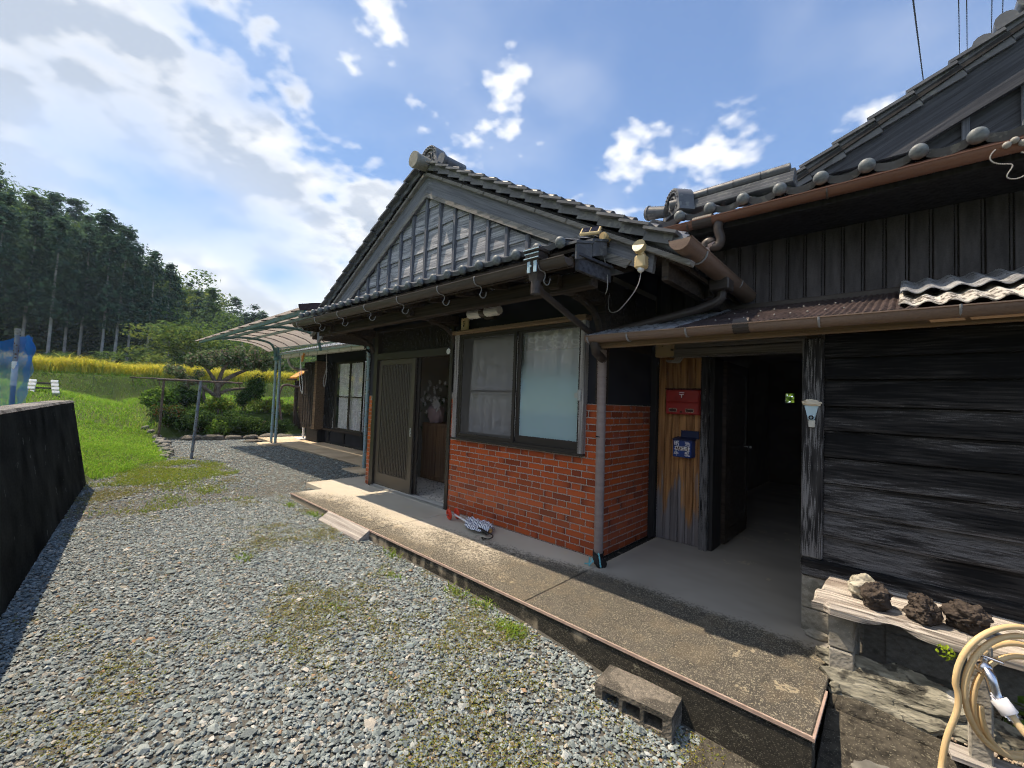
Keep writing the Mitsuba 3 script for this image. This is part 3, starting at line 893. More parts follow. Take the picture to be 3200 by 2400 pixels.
def brick_mesh(w, h, flash):
    """tile face with a small bevel, seven columns so that fired ends can be darker"""
    xs = np.array([0, .003, .25 * w, .5 * w, .75 * w, w - .003, w])
    ys = np.array([.0045, 0, 0, 0, 0, 0, .0045])
    v, c = [], []
    for i, x in enumerate(xs):
        for z, yy in ((0, .0045), (.003, 0.0), (h - .003, 0.0), (h, .0045)):
            v.append((x, max(ys[i], yy), z))
    v = np.array(v)
    f = []
    for i in range(6):
        for j in range(3):
            a = i * 4 + j
            f += [(a, a + 4, a + 5), (a, a + 5, a + 1)]
    per = flash(xs / w)
    return v, np.array(f), np.repeat(per, 4, 0)


BASE = A3(.42, .084, .024)
brick_cache = {}
bricks = []


def lay(face, u0, u1, z0, z1):
    """face 'f': front (x), 's': side (y)"""
    long_ = (u1 - u0) > .15
    kind = rng.choice(['a', 'b', 'c', 'd', 'e', 'f', 'g'], p=[.22, .20, .20, .14, .10, .08, .06])
    key = (round(u1 - u0, 3), round(z1 - z0, 3), kind)
    if key not in brick_cache:
        tone = {'a': 1.0, 'b': .86, 'c': 1.12, 'd': .74, 'e': .92, 'f': .9, 'g': .55}[kind]

        def flash(t, kind=kind, tone=tone):
            k = np.ones(len(t)) * tone
            if kind == 'e':
                k *= 1 - .55 * sstep(.6, 1, t)
            if kind == 'f':
                k *= 1 - .65 * sstep(.4, 0, t)
            c = BASE * k[:, None]
            c[:, 2] += .012 * (1 - k)
            return np.clip(c, .004, 1)
        v, f, c = brick_mesh(u1 - u0, z1 - z0, flash)
        brick_cache[key] = mikit.ply((v, f), 'brick_glaze', False, color=c)
    if face == 'f':
        xf = mat4((1, 0, 0), (0, 1, 0), (0, 0, 1), (u0, 0, z0))
    else:
        xf = mat4((0, 1, 0), (-1, 0, 0), (0, 0, 1), (W, u0, z0))
    mid = A3((u0 + u1) / 2, 0, z0) if face == 'f' else A3(W, (u0 + u1) / 2, z0)
    d = mid - CAM
    vis = (abs(d[1]) if face == 'f' else abs(d[0])) / np.linalg.norm(d) ** 3 * (u1 - u0)
    bricks.append((vis, brick_cache[key], xf))


def brick_rows(face, a, b, holes=()):
    for r in range(22):
        z0, z1 = r * .0606 + .005, r * .0606 + .0565
        off = (.153 if r % 2 else 0) + .02
        u = a - .5 + off
        while u < b:
            for w in (.200, .098):
                s, e = max(u, a), min(u + w, b)
                segs = [(s, e)]
                for (ha, hb, hz0, hz1) in holes:
                    if z1 > hz0 + .002 and z0 < hz1:
                        if z0 < hz0 - .02:
                            continue
                        new = []
                        for (p, q) in segs:
                            if q <= ha or p >= hb:
                                new.append((p, q))
                            else:
                                if p < ha - .012:
                                    new.append((p, ha))
                                if q > hb + .012:
                                    new.append((hb, q))
                        segs = new
                for (p, q) in segs:
                    if q - p > .012:
                        lay(face, round(p, 3), round(q, 3), z0, z1)
                u += w + .009


brick_rows('f', 1.992, 4.075, [(2.082, 3.903, .8625, 3)])
brick_rows('f', .006, .116)
brick_rows('s', .004, D)
bricks.sort(key=lambda t: -t[0])
for vis, d, xf in bricks[:300]:
    part(wall, 'brick', d, None, xf=xf)
rest_v, rest_f, rest_c, o = [], [], [], 0
for vis, d, xf in bricks[300:]:
    v, f, _, _, c = meshkit.WRITTEN[d['filename']]
    rest_v.append(v @ xf[:3, :3].T + xf[:3, 3]); rest_f.append(f + o); rest_c.append(c); o += len(v)
if rest_v:
    part(wall, 'far_brick', trimesh.Trimesh(np.vstack(rest_v), np.vstack(rest_f), process=False), 'brick_glaze', color=np.vstack(rest_c), kind='stuff')

# dark upper walls, posts and the hidden shell
part(house, 'plaster_wall', cat(
    box(1.992, 2.08, .012, .11, HB, 2.62), box(3.905, W - .012, .012, .11, HB, 2.62), box(2.08, 3.905, .012, .11, 2.134, 2.62),
    box(.0, 1.992, .014, .11, 2.32, 2.62), box(W - .11, W - .012, .11, D + 1.2, HB, 2.745),
    box(.0, .118, .010, .14, HB, 2.33)), 'plaster_dark')
part(house, 'corner_post', box(W - .085, W - .003, .004, .09, HB + .004, 2.55), 'dark_brown_wood')
part(house, 'side_panel', cat(*[box(W - .011, W - .004, .10 + i * .23, .325 + i * .23, 1.86, 2.5) for i in range(4)]), 'dark_brown_wood')
part(house, 'shell', cat(box(-.02, .10, .14, 3.6, -.03, 2.6), box(-.02, W - .02, 3.5, 3.6, -.03, 2.6), box(W - .11, W - .02, D + .02, 3.6, -.03, 2.6), box(2.0, 2.06, .115, 3.5, 0, 2.45), box(0, W, .12, 3.6, 2.45, 2.5)), 'interior_wall')
part(house, 'room_floor', box(.10, 2.0, .13, 3.5, -.028, .012), 'pebble_floor')
part(house, 'room_back', box(.10, 2.0, 1.7, 1.76, .012, 2.45), 'interior_wall')

# sliding entrance door with transom
part(house, 'door_frame', cat(box(.118, .215, -.012, .10, .0, 2.315), box(1.935, 1.990, -.012, .10, 0, 2.315), box(.215, 1.935, -.010, .10, 1.872, 1.965), box(.215, 1.935, -.010, .10, 2.285, 2.33)), 'bronze_alu')
part(house, 'threshold', cat(box(.215, 1.935, -.03, .11, .0, .022), box(.215, 1.935, .02, .03, .022, .034), box(.215, 1.935, .07, .08, .022, .034)), 'alu')
tr = part(house, 'transom', trimesh.Trimesh([(.215, .058, 1.965), (1.935, .058, 1.965), (1.935, .058, 2.285), (.215, .058, 2.285)], [(0, 1, 2), (0, 2, 3)], process=False), 'glass')
part(tr, 'slat', cat(*[box(x, x + .012, .040, .054, 1.965, 2.285) for x in np.arange(.24, 1.93, .031)]), 'bronze_alu', kind='stuff')
door = part(house, 'sliding_door', cat(box(.225, .315, .022, .052, .036, 1.868), box(1.072, 1.160, .022, .052, .036, 1.868), box(.315, 1.072, .022, .052, 1.795, 1.868), box(.315, 1.072, .022, .052, .036, .212)), 'bronze_light')
part(door, 'pane', trimesh.Trimesh([(.315, .048, .212), (1.072, .048, .212), (1.072, .048, 1.795), (.315, .048, 1.795)], [(0, 1, 2), (0, 2, 3)], process=False), 'glass')
for k in range(18):
    x = .3365 + k * .0412
    part(door, 'slat', bevbox(x, x + .020, .024, .044, .212, 1.795, .003), 'bronze_light')
part(door, 'cross_bar', cat(box(.315, 1.072, .036, .045, .735, .752), box(.315, 1.072, .036, .045, .775, .792)), 'bronze_light')
part(door, 'pull_handle', cat(bevbox(1.105, 1.128, .012, .022, .80, .92, .003), box(1.110, 1.123, .009, .013, .83, .89)), 'alu')
part(house, 'inner_door', cat(box(.29, .36, .070, .095, .036, 1.868), box(1.135, 1.212, .070, .095, .036, 1.868), box(.36, 1.135, .070, .095, .036, .2), box(.36, 1.135, .070, .095, 1.79, 1.868)), 'bronze_alu')
part(house, 'round_sticker', placed(trimesh.creation.cylinder(radius=.035, height=.004, sections=24), 1.905, -.013, 1.915, roll=math.pi / 2), 'sign_white', label='round white sticker on the door head')
part(house, 'white_block', cat(box(1.996, 2.07, -.006, .05, HB + .002, HB + .075)), 'block_grey')
part(house, 'white_block', cat(box(.075, .117, -.006, .05, HB - .055, HB - .002)), 'block_grey')

# window
win = part(house, 'window', box(2.150, 3.862, -.045, -.03, .8955, .9075), 'bronze_alu')
part(win, 'side_board', box(2.080, 2.150, -.055, .02, .885, 2.09), 'bare_vertical')
part(win, 'side_board', box(3.862, 3.908, -.055, .02, .885, 2.09), 'bare_vertical')
part(win, 'hood', cat(bevbox(2.03, 3.93, -.085, .02, 2.092, 2.138, .004)), 'tan_fascia')
part(win, 'sill', cat(bevbox(2.070, 3.912, -.062, .03, .8625, .8845, .003), box(2.15, 3.862, -.045, .05, .8845, .908)), 'bronze_alu')
part(win, 'frame', cat(box(2.150, 2.185, -.045, .05, .908, 2.092), box(3.842, 3.862, -.045, .05, .908, 2.092), box(2.185, 3.842, -.045, .05, 2.062, 2.092)), 'bronze_alu')
part(win, 'screen_frame', cat(box(2.185, 2.210, -.040, -.018, .910, 2.060), box(3.022, 3.055, -.040, -.018, .910, 2.060), box(2.210, 3.022, -.040, -.018, .910, .942), box(2.210, 3.022, -.040, -.018, 2.040, 2.060)), 'bronze_alu')
part(win, 'insect_screen', box(2.210, 3.022, -.030, -.028, .942, 2.040), 'screen_mesh')
part(win, 'left_sash', cat(box(2.186, 2.22, .028, .048, .91, 2.06), box(3.03, 3.095, .028, .048, .91, 2.06), box(2.22, 3.03, .028, .048, .91, .96), box(2.22, 3.03, .028, .048, 2.03, 2.06), box(2.22, 3.03, .028, .048, 1.425, 1.445)), 'bronze_alu')
part(win, 'left_pane', trimesh.Trimesh([(2.22, .038, .96), (3.03, .038, .96), (3.03, .038, 2.03), (2.22, .038, 2.03)], [(0, 1, 2), (0, 2, 3)], process=False), 'glass')
part(win, 'right_sash', cat(box(3.056, 3.100, -.012, .012, .91, 2.06), box(3.825, 3.842, -.012, .012, .91, 2.06), box(3.100, 3.825, -.012, .012, .91, .985), box(3.100, 3.825, -.012, .012, 2.042, 2.06)), 'bronze_alu')
part(win, 'right_pane', trimesh.Trimesh([(3.10, 0, .985), (3.825, 0, .985), (3.825, 0, 2.042), (3.10, 0, 2.042)], [(0, 1, 2), (0, 2, 3)], process=False), 'glass')
part(win, 'frosted_film', trimesh.Trimesh([(3.10, .004, .985), (3.825, .004, .985), (3.825, .004, 1.85), (3.10, .004, 1.85)], [(0, 1, 2), (0, 2, 3)], process=False), 'frosted', label='pale teal frosted lower part of the right window pane')
part(win, 'latch', cat(bevbox(3.852, 3.885, -.075, -.055, 1.36, 1.46, .003), box(3.835, 3.87, -.09, -.07, 1.385, 1.43)), 'alu')


def curtain(x0, x1, z0, z1, y, n=90, amp=.03, wl=.11, seed=0, pinch=0.0):
    xs = np.linspace(x0, x1, n); zs = np.linspace(z0, z1, 14)
    X, Z = np.meshgrid(xs, zs, indexing='ij')
    t = (Z - z0) / (z1 - z0)
    ph = 2 * np.pi * X / wl + 2.2 * np.sin(X * 5 + seed) + .6 * np.sin(t * 3 + X * 9)
    Y = y + amp * np.sin(ph) * (.55 + .45 * (1 - t)) + .008 * np.sin(3.1 * ph + t * 2)
    X2 = X + pinch * (x0 + x1 - 2 * X) * .5 * (1 - t) ** 2
    v = np.c_[X2.ravel(), Y.ravel(), Z.ravel()]
    I = np.arange(n * 14).reshape(n, 14)
    f = np.c_[I[:-1, :-1].ravel(), I[1:, :-1].ravel(), I[1:, 1:].ravel(), I[:-1, 1:].ravel()]
    return v, f


part(win, 'curtain', curtain(2.16, 3.07, .90, 2.08, .14, seed=1, wl=.15, amp=.05), 'lace', True)
part(win, 'curtain', curtain(3.05, 3.88, .90, 2.08, .15, seed=4, wl=.13, amp=.05), 'lace', True)
part(win, 'room_box', cat(box(2.06, 3.96, .9, .95, .5, 2.45), box(3.93, 3.96, .115, .9, .5, 2.45), box(2.06, 3.96, .115, .9, .5, .55)), 'dark_interior')

# gable: lapped boards, battens, barge boards
RX, SL = 1.93, .542
ZB = 3.69            # lower edge of the barge boards at the apex


def under(x):
    return ZB - .53 * abs(x - RX)


gab = part(house, 'gable', prism_y([(RX - 2.6, 2.35), (RX + 2.5, 2.35), (RX, ZB + .1)], -.376, -.33), 'weathered_batten')
zs = [2.36, 2.59, 2.827, 3.057, 3.301, 3.56, 3.80]
tri = Polygon([(RX - 2.42, 2.36), (RX + 2.42, 2.36), (RX, ZB + .02)])
for i in range(6):
    g = tri.intersection(Polygon([(-3, zs[i] - .012), (7, zs[i] - .012), (7, zs[i + 1]), (-3, zs[i + 1])]))
    if g.is_empty:
        continue
    m = prism_y(g, -.394, -.378)
    v = np.array(m.vertices)
    v[:, 1] -= .020 * (1 - np.clip((v[:, 2] - zs[i]) / .24, 0, 1))     # lap: lower edge stands proud
    part(gab, 'board', trimesh.Trimesh(v, m.faces, process=False), 'weathered_board')
for k in range(-4, 13):
    x = .853 + .2648 * k
    zt = under(x) - .004
    if zt < 2.45:
        continue
    part(gab, 'batten', bevbox(x - .021, x + .021, -.436, -.396, 2.36, zt, .004), 'weathered_batten')
br = [(RX, 3.93), (4.72, 2.418), (4.705, 2.275), (RX, ZB)]
bl = [(RX - .002, 3.93), (RX - .002, ZB), (-.95, 2.16), (-.95, 2.37)]
bg = part(house, 'barge_board', prism_y(br, -.446, -.405), 'barge_wood')
part(house, 'barge_board', prism_y(bl, -.446, -.405), 'barge_wood')
part(bg, 'lower_trim', cat(prism_y([(RX, ZB + .028), (4.55, 2.372 + .02), (4.50, 2.345), (RX, ZB - .022)], -.458, -.447), ), 'barge_trim')
part(bg, 'lower_trim', prism_y([(RX - .002, ZB + .028), (RX - .002, ZB - .022), (-.9, 2.145), (-.9, 2.195)], -.458, -.447), 'barge_trim')
for sgn in (1, -1):
    n = 9
    for i in range(n):
        a0, a1 = i / n + .002, (i + 1) / n - .001
        L = 3.06
        p = A3(RX + sgn * L * a0, -.455, 3.936 - SL * L * a0)
        q = A3(RX + sgn * L * a1, -.455, 3.936 - SL * L * a1)
        part(bg, 'upper_trim', beam(p, q, .07, .035, c=.004), 'barge_trim')
part(house, 'roof_boarding', cat(prism_y([(RX, 3.935), (4.88, 3.935 - SL * 2.95), (4.88, 3.905 - SL * 2.95), (RX, 3.905), (-1.16, 3.905 - SL * 3.09), (-1.16, 3.935 - SL * 3.09)], -.44, 3.7)), 'dark_brown_wood')
part(house, 'eave_board', beam((4.78, -.40, 2.30), (4.78, 1.1, 2.30), .05, .16), 'dark_brown_wood')


def tile_mesh(w, l, amp=.022, th=.014, n=12, lift=.018, hump=.36, lip=0.0):
    """wave tile: u across 0..w, v down the slope 0..l, height along the normal"""
    t = np.linspace(0, 1, n + 1)
    prof = np.where(t < 1 - hump, -.55 * amp * np.sin(np.pi * t / (1 - hump)), amp * np.sin(np.pi * (t - 1 + hump) / hump))
    v = []
    for vv, up in ((0, 0), (l, lift)):
        for k in range(n + 1):
            v.append((t[k] * w, vv, prof[k] + up + th))
    for k in range(n + 1):
        v.append((t[k] * w, l, prof[k] + lift - lip))
    v = np.array(v)
    f = []
    m = n + 1
    for k in range(n):
        f += [(k, k + 1, m + k + 1), (k, m + k + 1, m + k)]
        f += [(m + k, m + k + 1, 2 * m + k + 1), (m + k, 2 * m + k + 1, 2 * m + k)]
    return trimesh.Trimesh(v, np.array(f), process=False)


def roof_xf(origin, across, down):
    a = np.asarray(across, float); d = np.asarray(down, float)
    d = d / np.linalg.norm(d)
    nrm = np.cross(a, d)
    if nrm[2] < 0:
        nrm = -nrm
    return mat4(a, d, nrm, origin)


TL = .215
tile = mikit.ply(tile_mesh(.235, TL + .02), 'kawara', smooth=35)
down_r = A3(1, 0, -SL) / math.hypot(1, SL)
down_l = A3(-1, 0, -SL) / math.hypot(1, SL)
roof = part(house, 'roof', cat(prism_y([(RX, 3.982), (4.86, 3.982 - SL * 2.93), (4.86, 3.94 - SL * 2.93), (RX, 3.94)], -.46, 3.7),
                               prism_y([(RX, 3.982), (RX, 3.94), (-1.14, 3.94 - SL * 3.07), (-1.14, 3.982 - SL * 3.07)], -.46, 3.7)), 'black_timber')
NR = 15
for c in range(8):
    for r in range(NR):
        o = A3(RX + .06, -.50 + c * .235, 3.992) + down_r * (r * TL)
        part(roof, 'tile', tile, None, xf=roof_xf(o, (0, 1, 0), down_r))
for c in range(3):
    for r in range(NR):
        o = A3(RX - .06, -.50 + (c + 1) * .235, 3.992) + down_l * (r * TL)
        part(roof, 'tile', tile, None, xf=roof_xf(o, (0, -1, 0), down_l))
far_tiles = []
for c in range(8, 17):
    for r in range(NR):
        m = tile_mesh(.235, TL + .02, n=6); m.apply_transform(roof_xf(A3(RX + .06, -.50 + c * .235, 3.992) + down_r * (r * TL), (0, 1, 0), down_r)); far_tiles.append(m)
for c in range(3, 17):
    for r in range(NR):
        m = tile_mesh(.235, TL + .02, n=6); m.apply_transform(roof_xf(A3(RX - .06, -.50 + (c + 1) * .235, 3.992) + down_l * (r * TL), (0, -1, 0), down_l)); far_tiles.append(m)
part(roof, 'far_tile', cat(*far_tiles), 'kawara', kind='stuff')
# verge tiles: flat slab on top, flange hanging down the gable side
vs_ = trimesh.convex.convex_hull(np.array([(a, b, c + l) for a in (-.090, .11) for b, l in ((0, 0), (TL + .030, .030)) for c in (.004, .024)]))
vf_ = trimesh.convex.convex_hull(np.array([(a, b, c + l) for a in (-.034, -.020) for b, l in ((.004, 0), (TL + .002, .026)) for c in (-.060, .004)]))
verge = cat(vs_, vf_, tube([(.075, 0, .014), (.075, TL + .03, .044)], .047, 12))
verge_d = mikit.ply(verge, 'kawara', smooth=35)
for r in range(NR):
    dz = A3(0, 0, .004)
    part(roof, 'verge_tile', verge_d, None, xf=roof_xf(A3(RX + .10, -.47, 3.992) + down_r * (r * TL) + dz, (0, 1, 0), down_r))
    m = roof_xf(A3(RX - .10, -.47, 3.992) + down_l * (r * TL) + dz, (0, 1, 0), down_l)
    part(roof, 'verge_tile', verge_d, None, xf=m)
# ridge
rg = part(roof, 'ridge', cat(*[bevbox(RX - w / 2, RX + w / 2, -.30, 3.6, z, z + .034, .006) for w, z in ((.30, 4.01), (.26, 4.046), (.22, 4.082))]), 'kawara')
for i in range(14):
    y0 = -.30 + i * .28
    part(roof, 'ridge_tile', cat(tube([(RX, y0, 4.13), (RX, y0 + .275, 4.13)], .075, 14), tube([(RX, y0 - .004, 4.13), (RX, y0 + .035, 4.13)], .088, 14)), 'kawara', smooth=40)
part(roof, 'verge_cap', cat(tube([(RX, -.64, 4.035), (RX, -.40, 4.05)], [.085, .075], 18), tube([(RX, -.655, 4.034), (RX, -.628, 4.035)], [.088, .094], 18)), 'kawara_pale', smooth=40, label='pale round end tile at the roof apex')
part(house, 'ground_beam', box(.12, W, .02, .1, 2.33, 2.45), 'dark_brown_wood')


def ornament(scale=1.0):
    """ridge-end tile: arched slab, raised rim, round crest with a square mark, side scrolls, cylinder on top; in local (x right, -y front, z up)"""
    a = np.linspace(0, np.pi, 20)
    arch = [(.17 * math.cos(t), .13 + .15 * math.sin(t)) for t in a] + [(-.20, .0), (.20, .0)]
    inner = [(.125 * math.cos(t), .125 + .115 * math.sin(t)) for t in a] + [(-.15, .03), (.15, .03)]
    ms = [prism_y(Polygon(arch), -.035, .10), prism_y(Polygon(arch).difference(Polygon(inner).buffer(-.004)), -.06, -.034)]
    th = np.linspace(0, 2 * np.pi, 25)
    ms.append(tube(np.c_[.062 * np.cos(th), np.full(25, -.045), .135 + .062 * np.sin(th)], .010, 8, False))
    ms.append(bevbox(-.028, .028, -.055, -.034, .107, .163, .004))
    ms.append(box(-.006, .006, -.060, -.034, .10, .17)); ms.append(box(-.035, .035, -.060, -.034, .130, .141))
    for s in (-1, 1):
        t = np.linspace(0, 3.6 * np.pi, 40)
        r = .055 * (1 - t / (4.2 * np.pi))
        ms.append(tube(np.c_[s * (.115 + r * np.cos(t)), np.full(40, -.050), .055 + r * np.sin(t)], .011, 8))
    for k in range(11):
        tt = np.pi * (k + .5) / 11
        ms.append(placed(trimesh.creation.icosphere(subdivisions=1, radius=.013), .145 * math.cos(tt), -.06, .13 + .13 * math.sin(tt)))
    m = cat(*ms)
    m.apply_scale(scale)
    return m


part(roof, 'ridge_ornament', placed(ornament(.92), RX, -.40, 4.02), 'kawara', smooth=35)
for s in (1,):
    part(roof, 'scroll_tile', cat(tube([(RX + .27, -.46, 4.02), (RX + .27, -.14, 4.035)], .055, 14), tube([(RX + .27, -.47, 4.02), (RX + .27, -.43, 4.02)], .066, 14)), 'kawara', smooth=40)
# the two eave ends at the right
for i in range(6):
    part(roof, 'eave_roll', tube([(4.74, -.46 + i * .235 + .2, 2.490), (4.885, -.46 + i * .235 + .2, 2.412)], [.046, .050], 14), 'kawara', smooth=40)
part(roof, 'eave_roll', cat(tube([(4.66, -.42, 2.565), (4.93, -.42, 2.418)], [.060, .078], 16)), 'kawara', smooth=40)

# pent roof over the door, with small eave tiles
PS = .37
pd = A3(0, -1, -PS) / math.hypot(1, PS)
PX0, NP, PW = -.455, 23, .2070
PEN = part(house, 'pent_roof', cat(prism_x([(-.895, 2.400), (-.40, 2.400 + .495 * PS), (-.40, 2.375 + .495 * PS), (-.895, 2.375)], PX0, 4.36)), 'dark_brown_wood')
et = tile_mesh(PW, .20, amp=.016, n=12, lip=.022)
ball = trimesh.creation.icosphere(subdivisions=2, radius=.041)
ball.apply_scale((1, .62, 1))
ball.apply_translation((PW * .82, .222, .018))
stem = tube([(PW * .82, .14, .012), (PW * .82, .205, .018)], .028, 12)
et_d = mikit.ply(cat(et, stem), 'kawara', smooth=35)
ball_d = mikit.ply(ball, 'kawara_ball', smooth=True)
pt_d = mikit.ply(tile_mesh(PW, .22, amp=.016, n=10), 'kawara', smooth=35)
for k in range(NP):
    x = PX0 + k * PW
    e = part(PEN, 'eave_tile', et_d, None, xf=roof_xf(A3(x, -.735, 2.500), (1, 0, 0), pd))
    part(PEN, 'eave_ball', ball_d, None, xf=roof_xf(A3(x, -.735, 2.500), (1, 0, 0), pd))
    for r in range(2):
        part(PEN, 'tile', pt_d, None, xf=roof_xf(A3(x, -.735 + .185 * (r + 1), 2.500 + .185 * PS * (r + 1)), (1, 0, 0), pd))
part(PEN, 'end_board', cat(prism_x([(-.86, 2.255), (-.42, 2.265), (-.42, 2.365), (-.86, 2.345)], 4.335, 4.365), prism_x([(-.88, 2.348), (-.42, 2.368), (-.42, 2.388), (-.88, 2.366)], 4.32, 4.385)), 'gable_dark')
for i in range(2):
    ya, za = -.92 + i * .20, 2.400 + i * .20 * PS
    part(PEN, 'end_tile', cat(trimesh.convex.convex_hull(np.array([(x, y, z) for x in (4.25, 4.385) for y, z in ((ya, za + .022), (ya, za + .040), (ya + .22, za + .22 * PS), (ya + .22, za + .22 * PS + .018))])),
                              trimesh.convex.convex_hull(np.array([(x, y, z) for x in (4.366, 4.378) for y, z in ((ya + .012, za - .085), (ya + .012, za + .022), (ya + .205, za + .205 * PS - .10), (ya + .205, za + .205 * PS))]))), 'kawara')
part(PEN, 'end_board', prism_x([(-.86, 2.255), (-.42, 2.265), (-.42, 2.36), (-.86, 2.335)], -.46, -.43), 'dark_brown_wood')
part(PEN, 'fascia', box(PX0 + .03, 4.335, -.90, -.872, 2.275, 2.345), 'dark_brown_wood')
part(PEN, 'soffit_board', prism_x([(-.87, 2.318), (.01, 2.50), (.01, 2.515), (-.87, 2.333)], PX0 + .03, 4.33), 'dark_brown_wood')
for x in np.arange(-.30, 4.3, .42):
    part(PEN, 'rafter', beam((x, -.862, 2.285), (x, .01, 2.46), .045, .055), 'dark_brown_wood')
part(PEN, 'eave_beam', bevbox(PX0 + .05, 4.33, -.64, -.54, 2.20, 2.325, .006), 'dark_brown_wood')
for x in (.06, 2.03, 4.02):
    part(PEN, 'bracket', cat(beam((x, .0, 2.27), (x, -.70, 2.27), .09, .11, c=.006), tube(spline([(x, .0, 1.98), (x, -.06, 2.10), (x, -.22, 2.19), (x, -.42, 2.22)]), .03, 8)), 'dark_brown_wood')
part(PEN, 'upper_beam', box(-.5, 4.35, -.30, .012, 2.47, 2.62), 'dark_brown_wood')
gut = part(house, 'front_gutter', half_gutter((-.47, -.945, 2.335), (4.34, -.945, 2.318), .052), 'gutter_brown', smooth=35)
for x in (-.28, .32, .98, 1.64, 2.30, 2.96, 3.45, 4.12):
    ring = [(x, -.945 - .056, 2.334), (x, -.945 - .060, 2.30), (x, -.945 - .03, 2.268), (x, -.945 + .02, 2.262), (x, -.945 + .028, 2.235), (x, -.945 + .012, 2.20), (x, -.945 + .045, 2.178), (x, -.945 + .075, 2.20), (x, -.945 + .085, 2.235)]
    part(gut, 'hook', tube(spline(ring, 5), .0045, 7), 'steel_hook', True)


def hopper(x, y, z, s=1.0):
    return cat(bevbox(x - .055 * s, x + .055 * s, y - .05 * s, y + .05 * s, z + .035 * s, z + .055 * s, .004), bevbox(x - .048 * s, x + .048 * s, y - .044 * s, y + .044 * s, z + .005 * s, z + .035 * s, .004),
               bevbox(x - .052 * s, x + .052 * s, y - .047 * s, y + .047 * s, z - .012 * s, z + .004 * s, .004),
               trimesh.convex.convex_hull(np.array([(x + a * .042 * s * k, y + b * .038 * s * k, z + c) for a in (-1, 1) for b in (-1, 1) for k, c in ((1, -.012 * s), (.62, -.12 * s))])),
               tube([(x, y, z - .12 * s), (x, y, z - .19 * s)], .028 * s, 12))


hp = part(gut, 'hopper', hopper(4.075, -.965, 2.352, 1.3), 'pipe_dark')
part(gut, 'hopper_trim', cat(box(4.004, 4.146, -1.036, -1.030, 2.408, 2.414), box(4.012, 4.138, -1.030, -1.022, 2.380, 2.386), box(4.008, 4.142, -1.032, -1.026, 2.346, 2.352), box(4.034, 4.058, -1.020, -1.010, 2.25, 2.33), box(4.092, 4.118, -1.020, -1.010, 2.25, 2.33), box(4.058, 4.072, -1.022, -1.014, 2.29, 2.302)), 'light_blue_paint')
dp = part(house, 'downspout', tube([(4.105, -.085, 1.80), (4.112, -.085, 1.2), (4.122, -.085, .06)], .039, 16), 'pipe_mauve', True, label='mauve downspout standing before the brick corner')
part(dp, 'clamp', tube([(4.109, -.085, 1.055), (4.109, -.085, 1.065)], .0405, 16), 'black_cable')
part(dp, 'shoe', cat(tube(spline([(4.122, -.085, .10), (4.125, -.09, .055), (4.15, -.115, .035), (4.20, -.15, .03)], 5), [.046] * 16, 12)), 'black_rubber', True)
tp = [(4.10, -.15, .05), (4.12, -.165, .03), (4.07, -.14, .045), (4.15, -.13, .09)]
part(dp, 'tape', cat(*[tube(spline([(x, y, z), (x + .02, y - .03, z + .02 * ((i % 2) * 2 - 1)), (x + .01 + .03 * (i - 1.5), y - .05, .012)], 5), .006, 5) for i, (x, y, z) in enumerate(tp)]), 'blue_tape')
part(house, 'slanting_pipe', tube([(4.07, -.925, 2.175), (4.06, -.88, 2.14), (3.992, -.10, 1.955), (4.075, -.06, 1.90)], .026, 12), 'pipe_dark', True)
eg = part(house, 'side_gutter', half_gutter((4.955, -.60, 2.408), (4.955, 1.00, 2.378), .070), 'gutter_faded', smooth=35)
part(eg, 'outlet', cat(bevbox(4.88, 5.03, .17, .31, 2.25, 2.345, .01), tube(spline([(4.955, .24, 2.26), (4.95, .235, 2.19), (4.88, .22, 2.15), (4.80, .20, 2.12)], 5), .036, 12)), 'pipe_dark')
part(eg, 'hopper', hopper(4.842, .325, 2.475, 1.25), 'pipe_dark')
part(eg, 'hopper_trim', cat(*[box(4.770, 4.914, .252, .259, z, z + .007) for z in (2.470, 2.495, 2.525)], *[box(4.908, 4.916, .262, .388, z, z + .007) for z in (2.470, 2.495, 2.525)]), 'block_grey')
for y in (-.30, .55):
    part(eg, 'strap', tube([(4.955 + .075 * math.cos(t), y, 2.40 + .075 * math.sin(t)) for t in np.linspace(-math.pi, 0, 10)], .006, 6), 'steel_hook')
part(eg, 'slanting_pipe', tube([(4.82, .205, 2.125), (4.12, .02, 1.965), (4.07, -.03, 1.92)], .034, 12), 'pipe_dark', True)

# ------------------------------------------------------------------ main house on the right
main = thing('main_house', 'old dark timber main house with siding, corrugated lean-to and charred plank wall', 'house')
sid = part(main, 'siding_wall', box(4.09, 8.4, 1.012, 1.06, 2.20, 3.05), 'dark_backing')
for k in range(32):
    x = 4.13 + .1267 * k + .004
    part(sid, 'siding_panel', cat(bevbox(x + .003, x + .104, .996, 1.012, 2.295, 2.845, .003), bevbox(x + .1085, x + .1205, .999, 1.012, 2.295, 2.845, .003)), 'siding')
part(main, 'flashing', bevbox(4.09, 8.4, .965, 1.012, 2.235, 2.292, .004), 'pipe_dark')
part(main, 'under_eave', cat(box(4.30, 8.4, .35, 1.06, 2.846, 2.862), box(4.3, 8.4, .36, .41, 2.80, 2.846)), 'black_timber')
part(main, 'shell', cat(box(4.09, 8.4, 1.06, 1.10, 2.1, 3.1), box(4.07, 4.12, 1.03, 6.0, -.03, 2.5), box(4.1, 8.4, 1.05, 6, 2.25, 2.29),
                        box(4.1, 5.55, 5.95, 6.0, -.03, 1.49), box(4.1, 5.55, 5.95, 6.0, 1.66, 2.3), box(4.1, 4.39, 5.95, 6.0, 1.49, 1.66), box(4.53, 5.55, 5.95, 6.0, 1.49, 1.66),
                        box(5.60, 8.4, 1.0, 1.05, -.03, 2.2), box(5.54, 5.60, .07, 1.0, -.03, 1.86), box(5.54, 5.60, 1.0, 6.0, -.03, 2.2)), 'earth_wall')
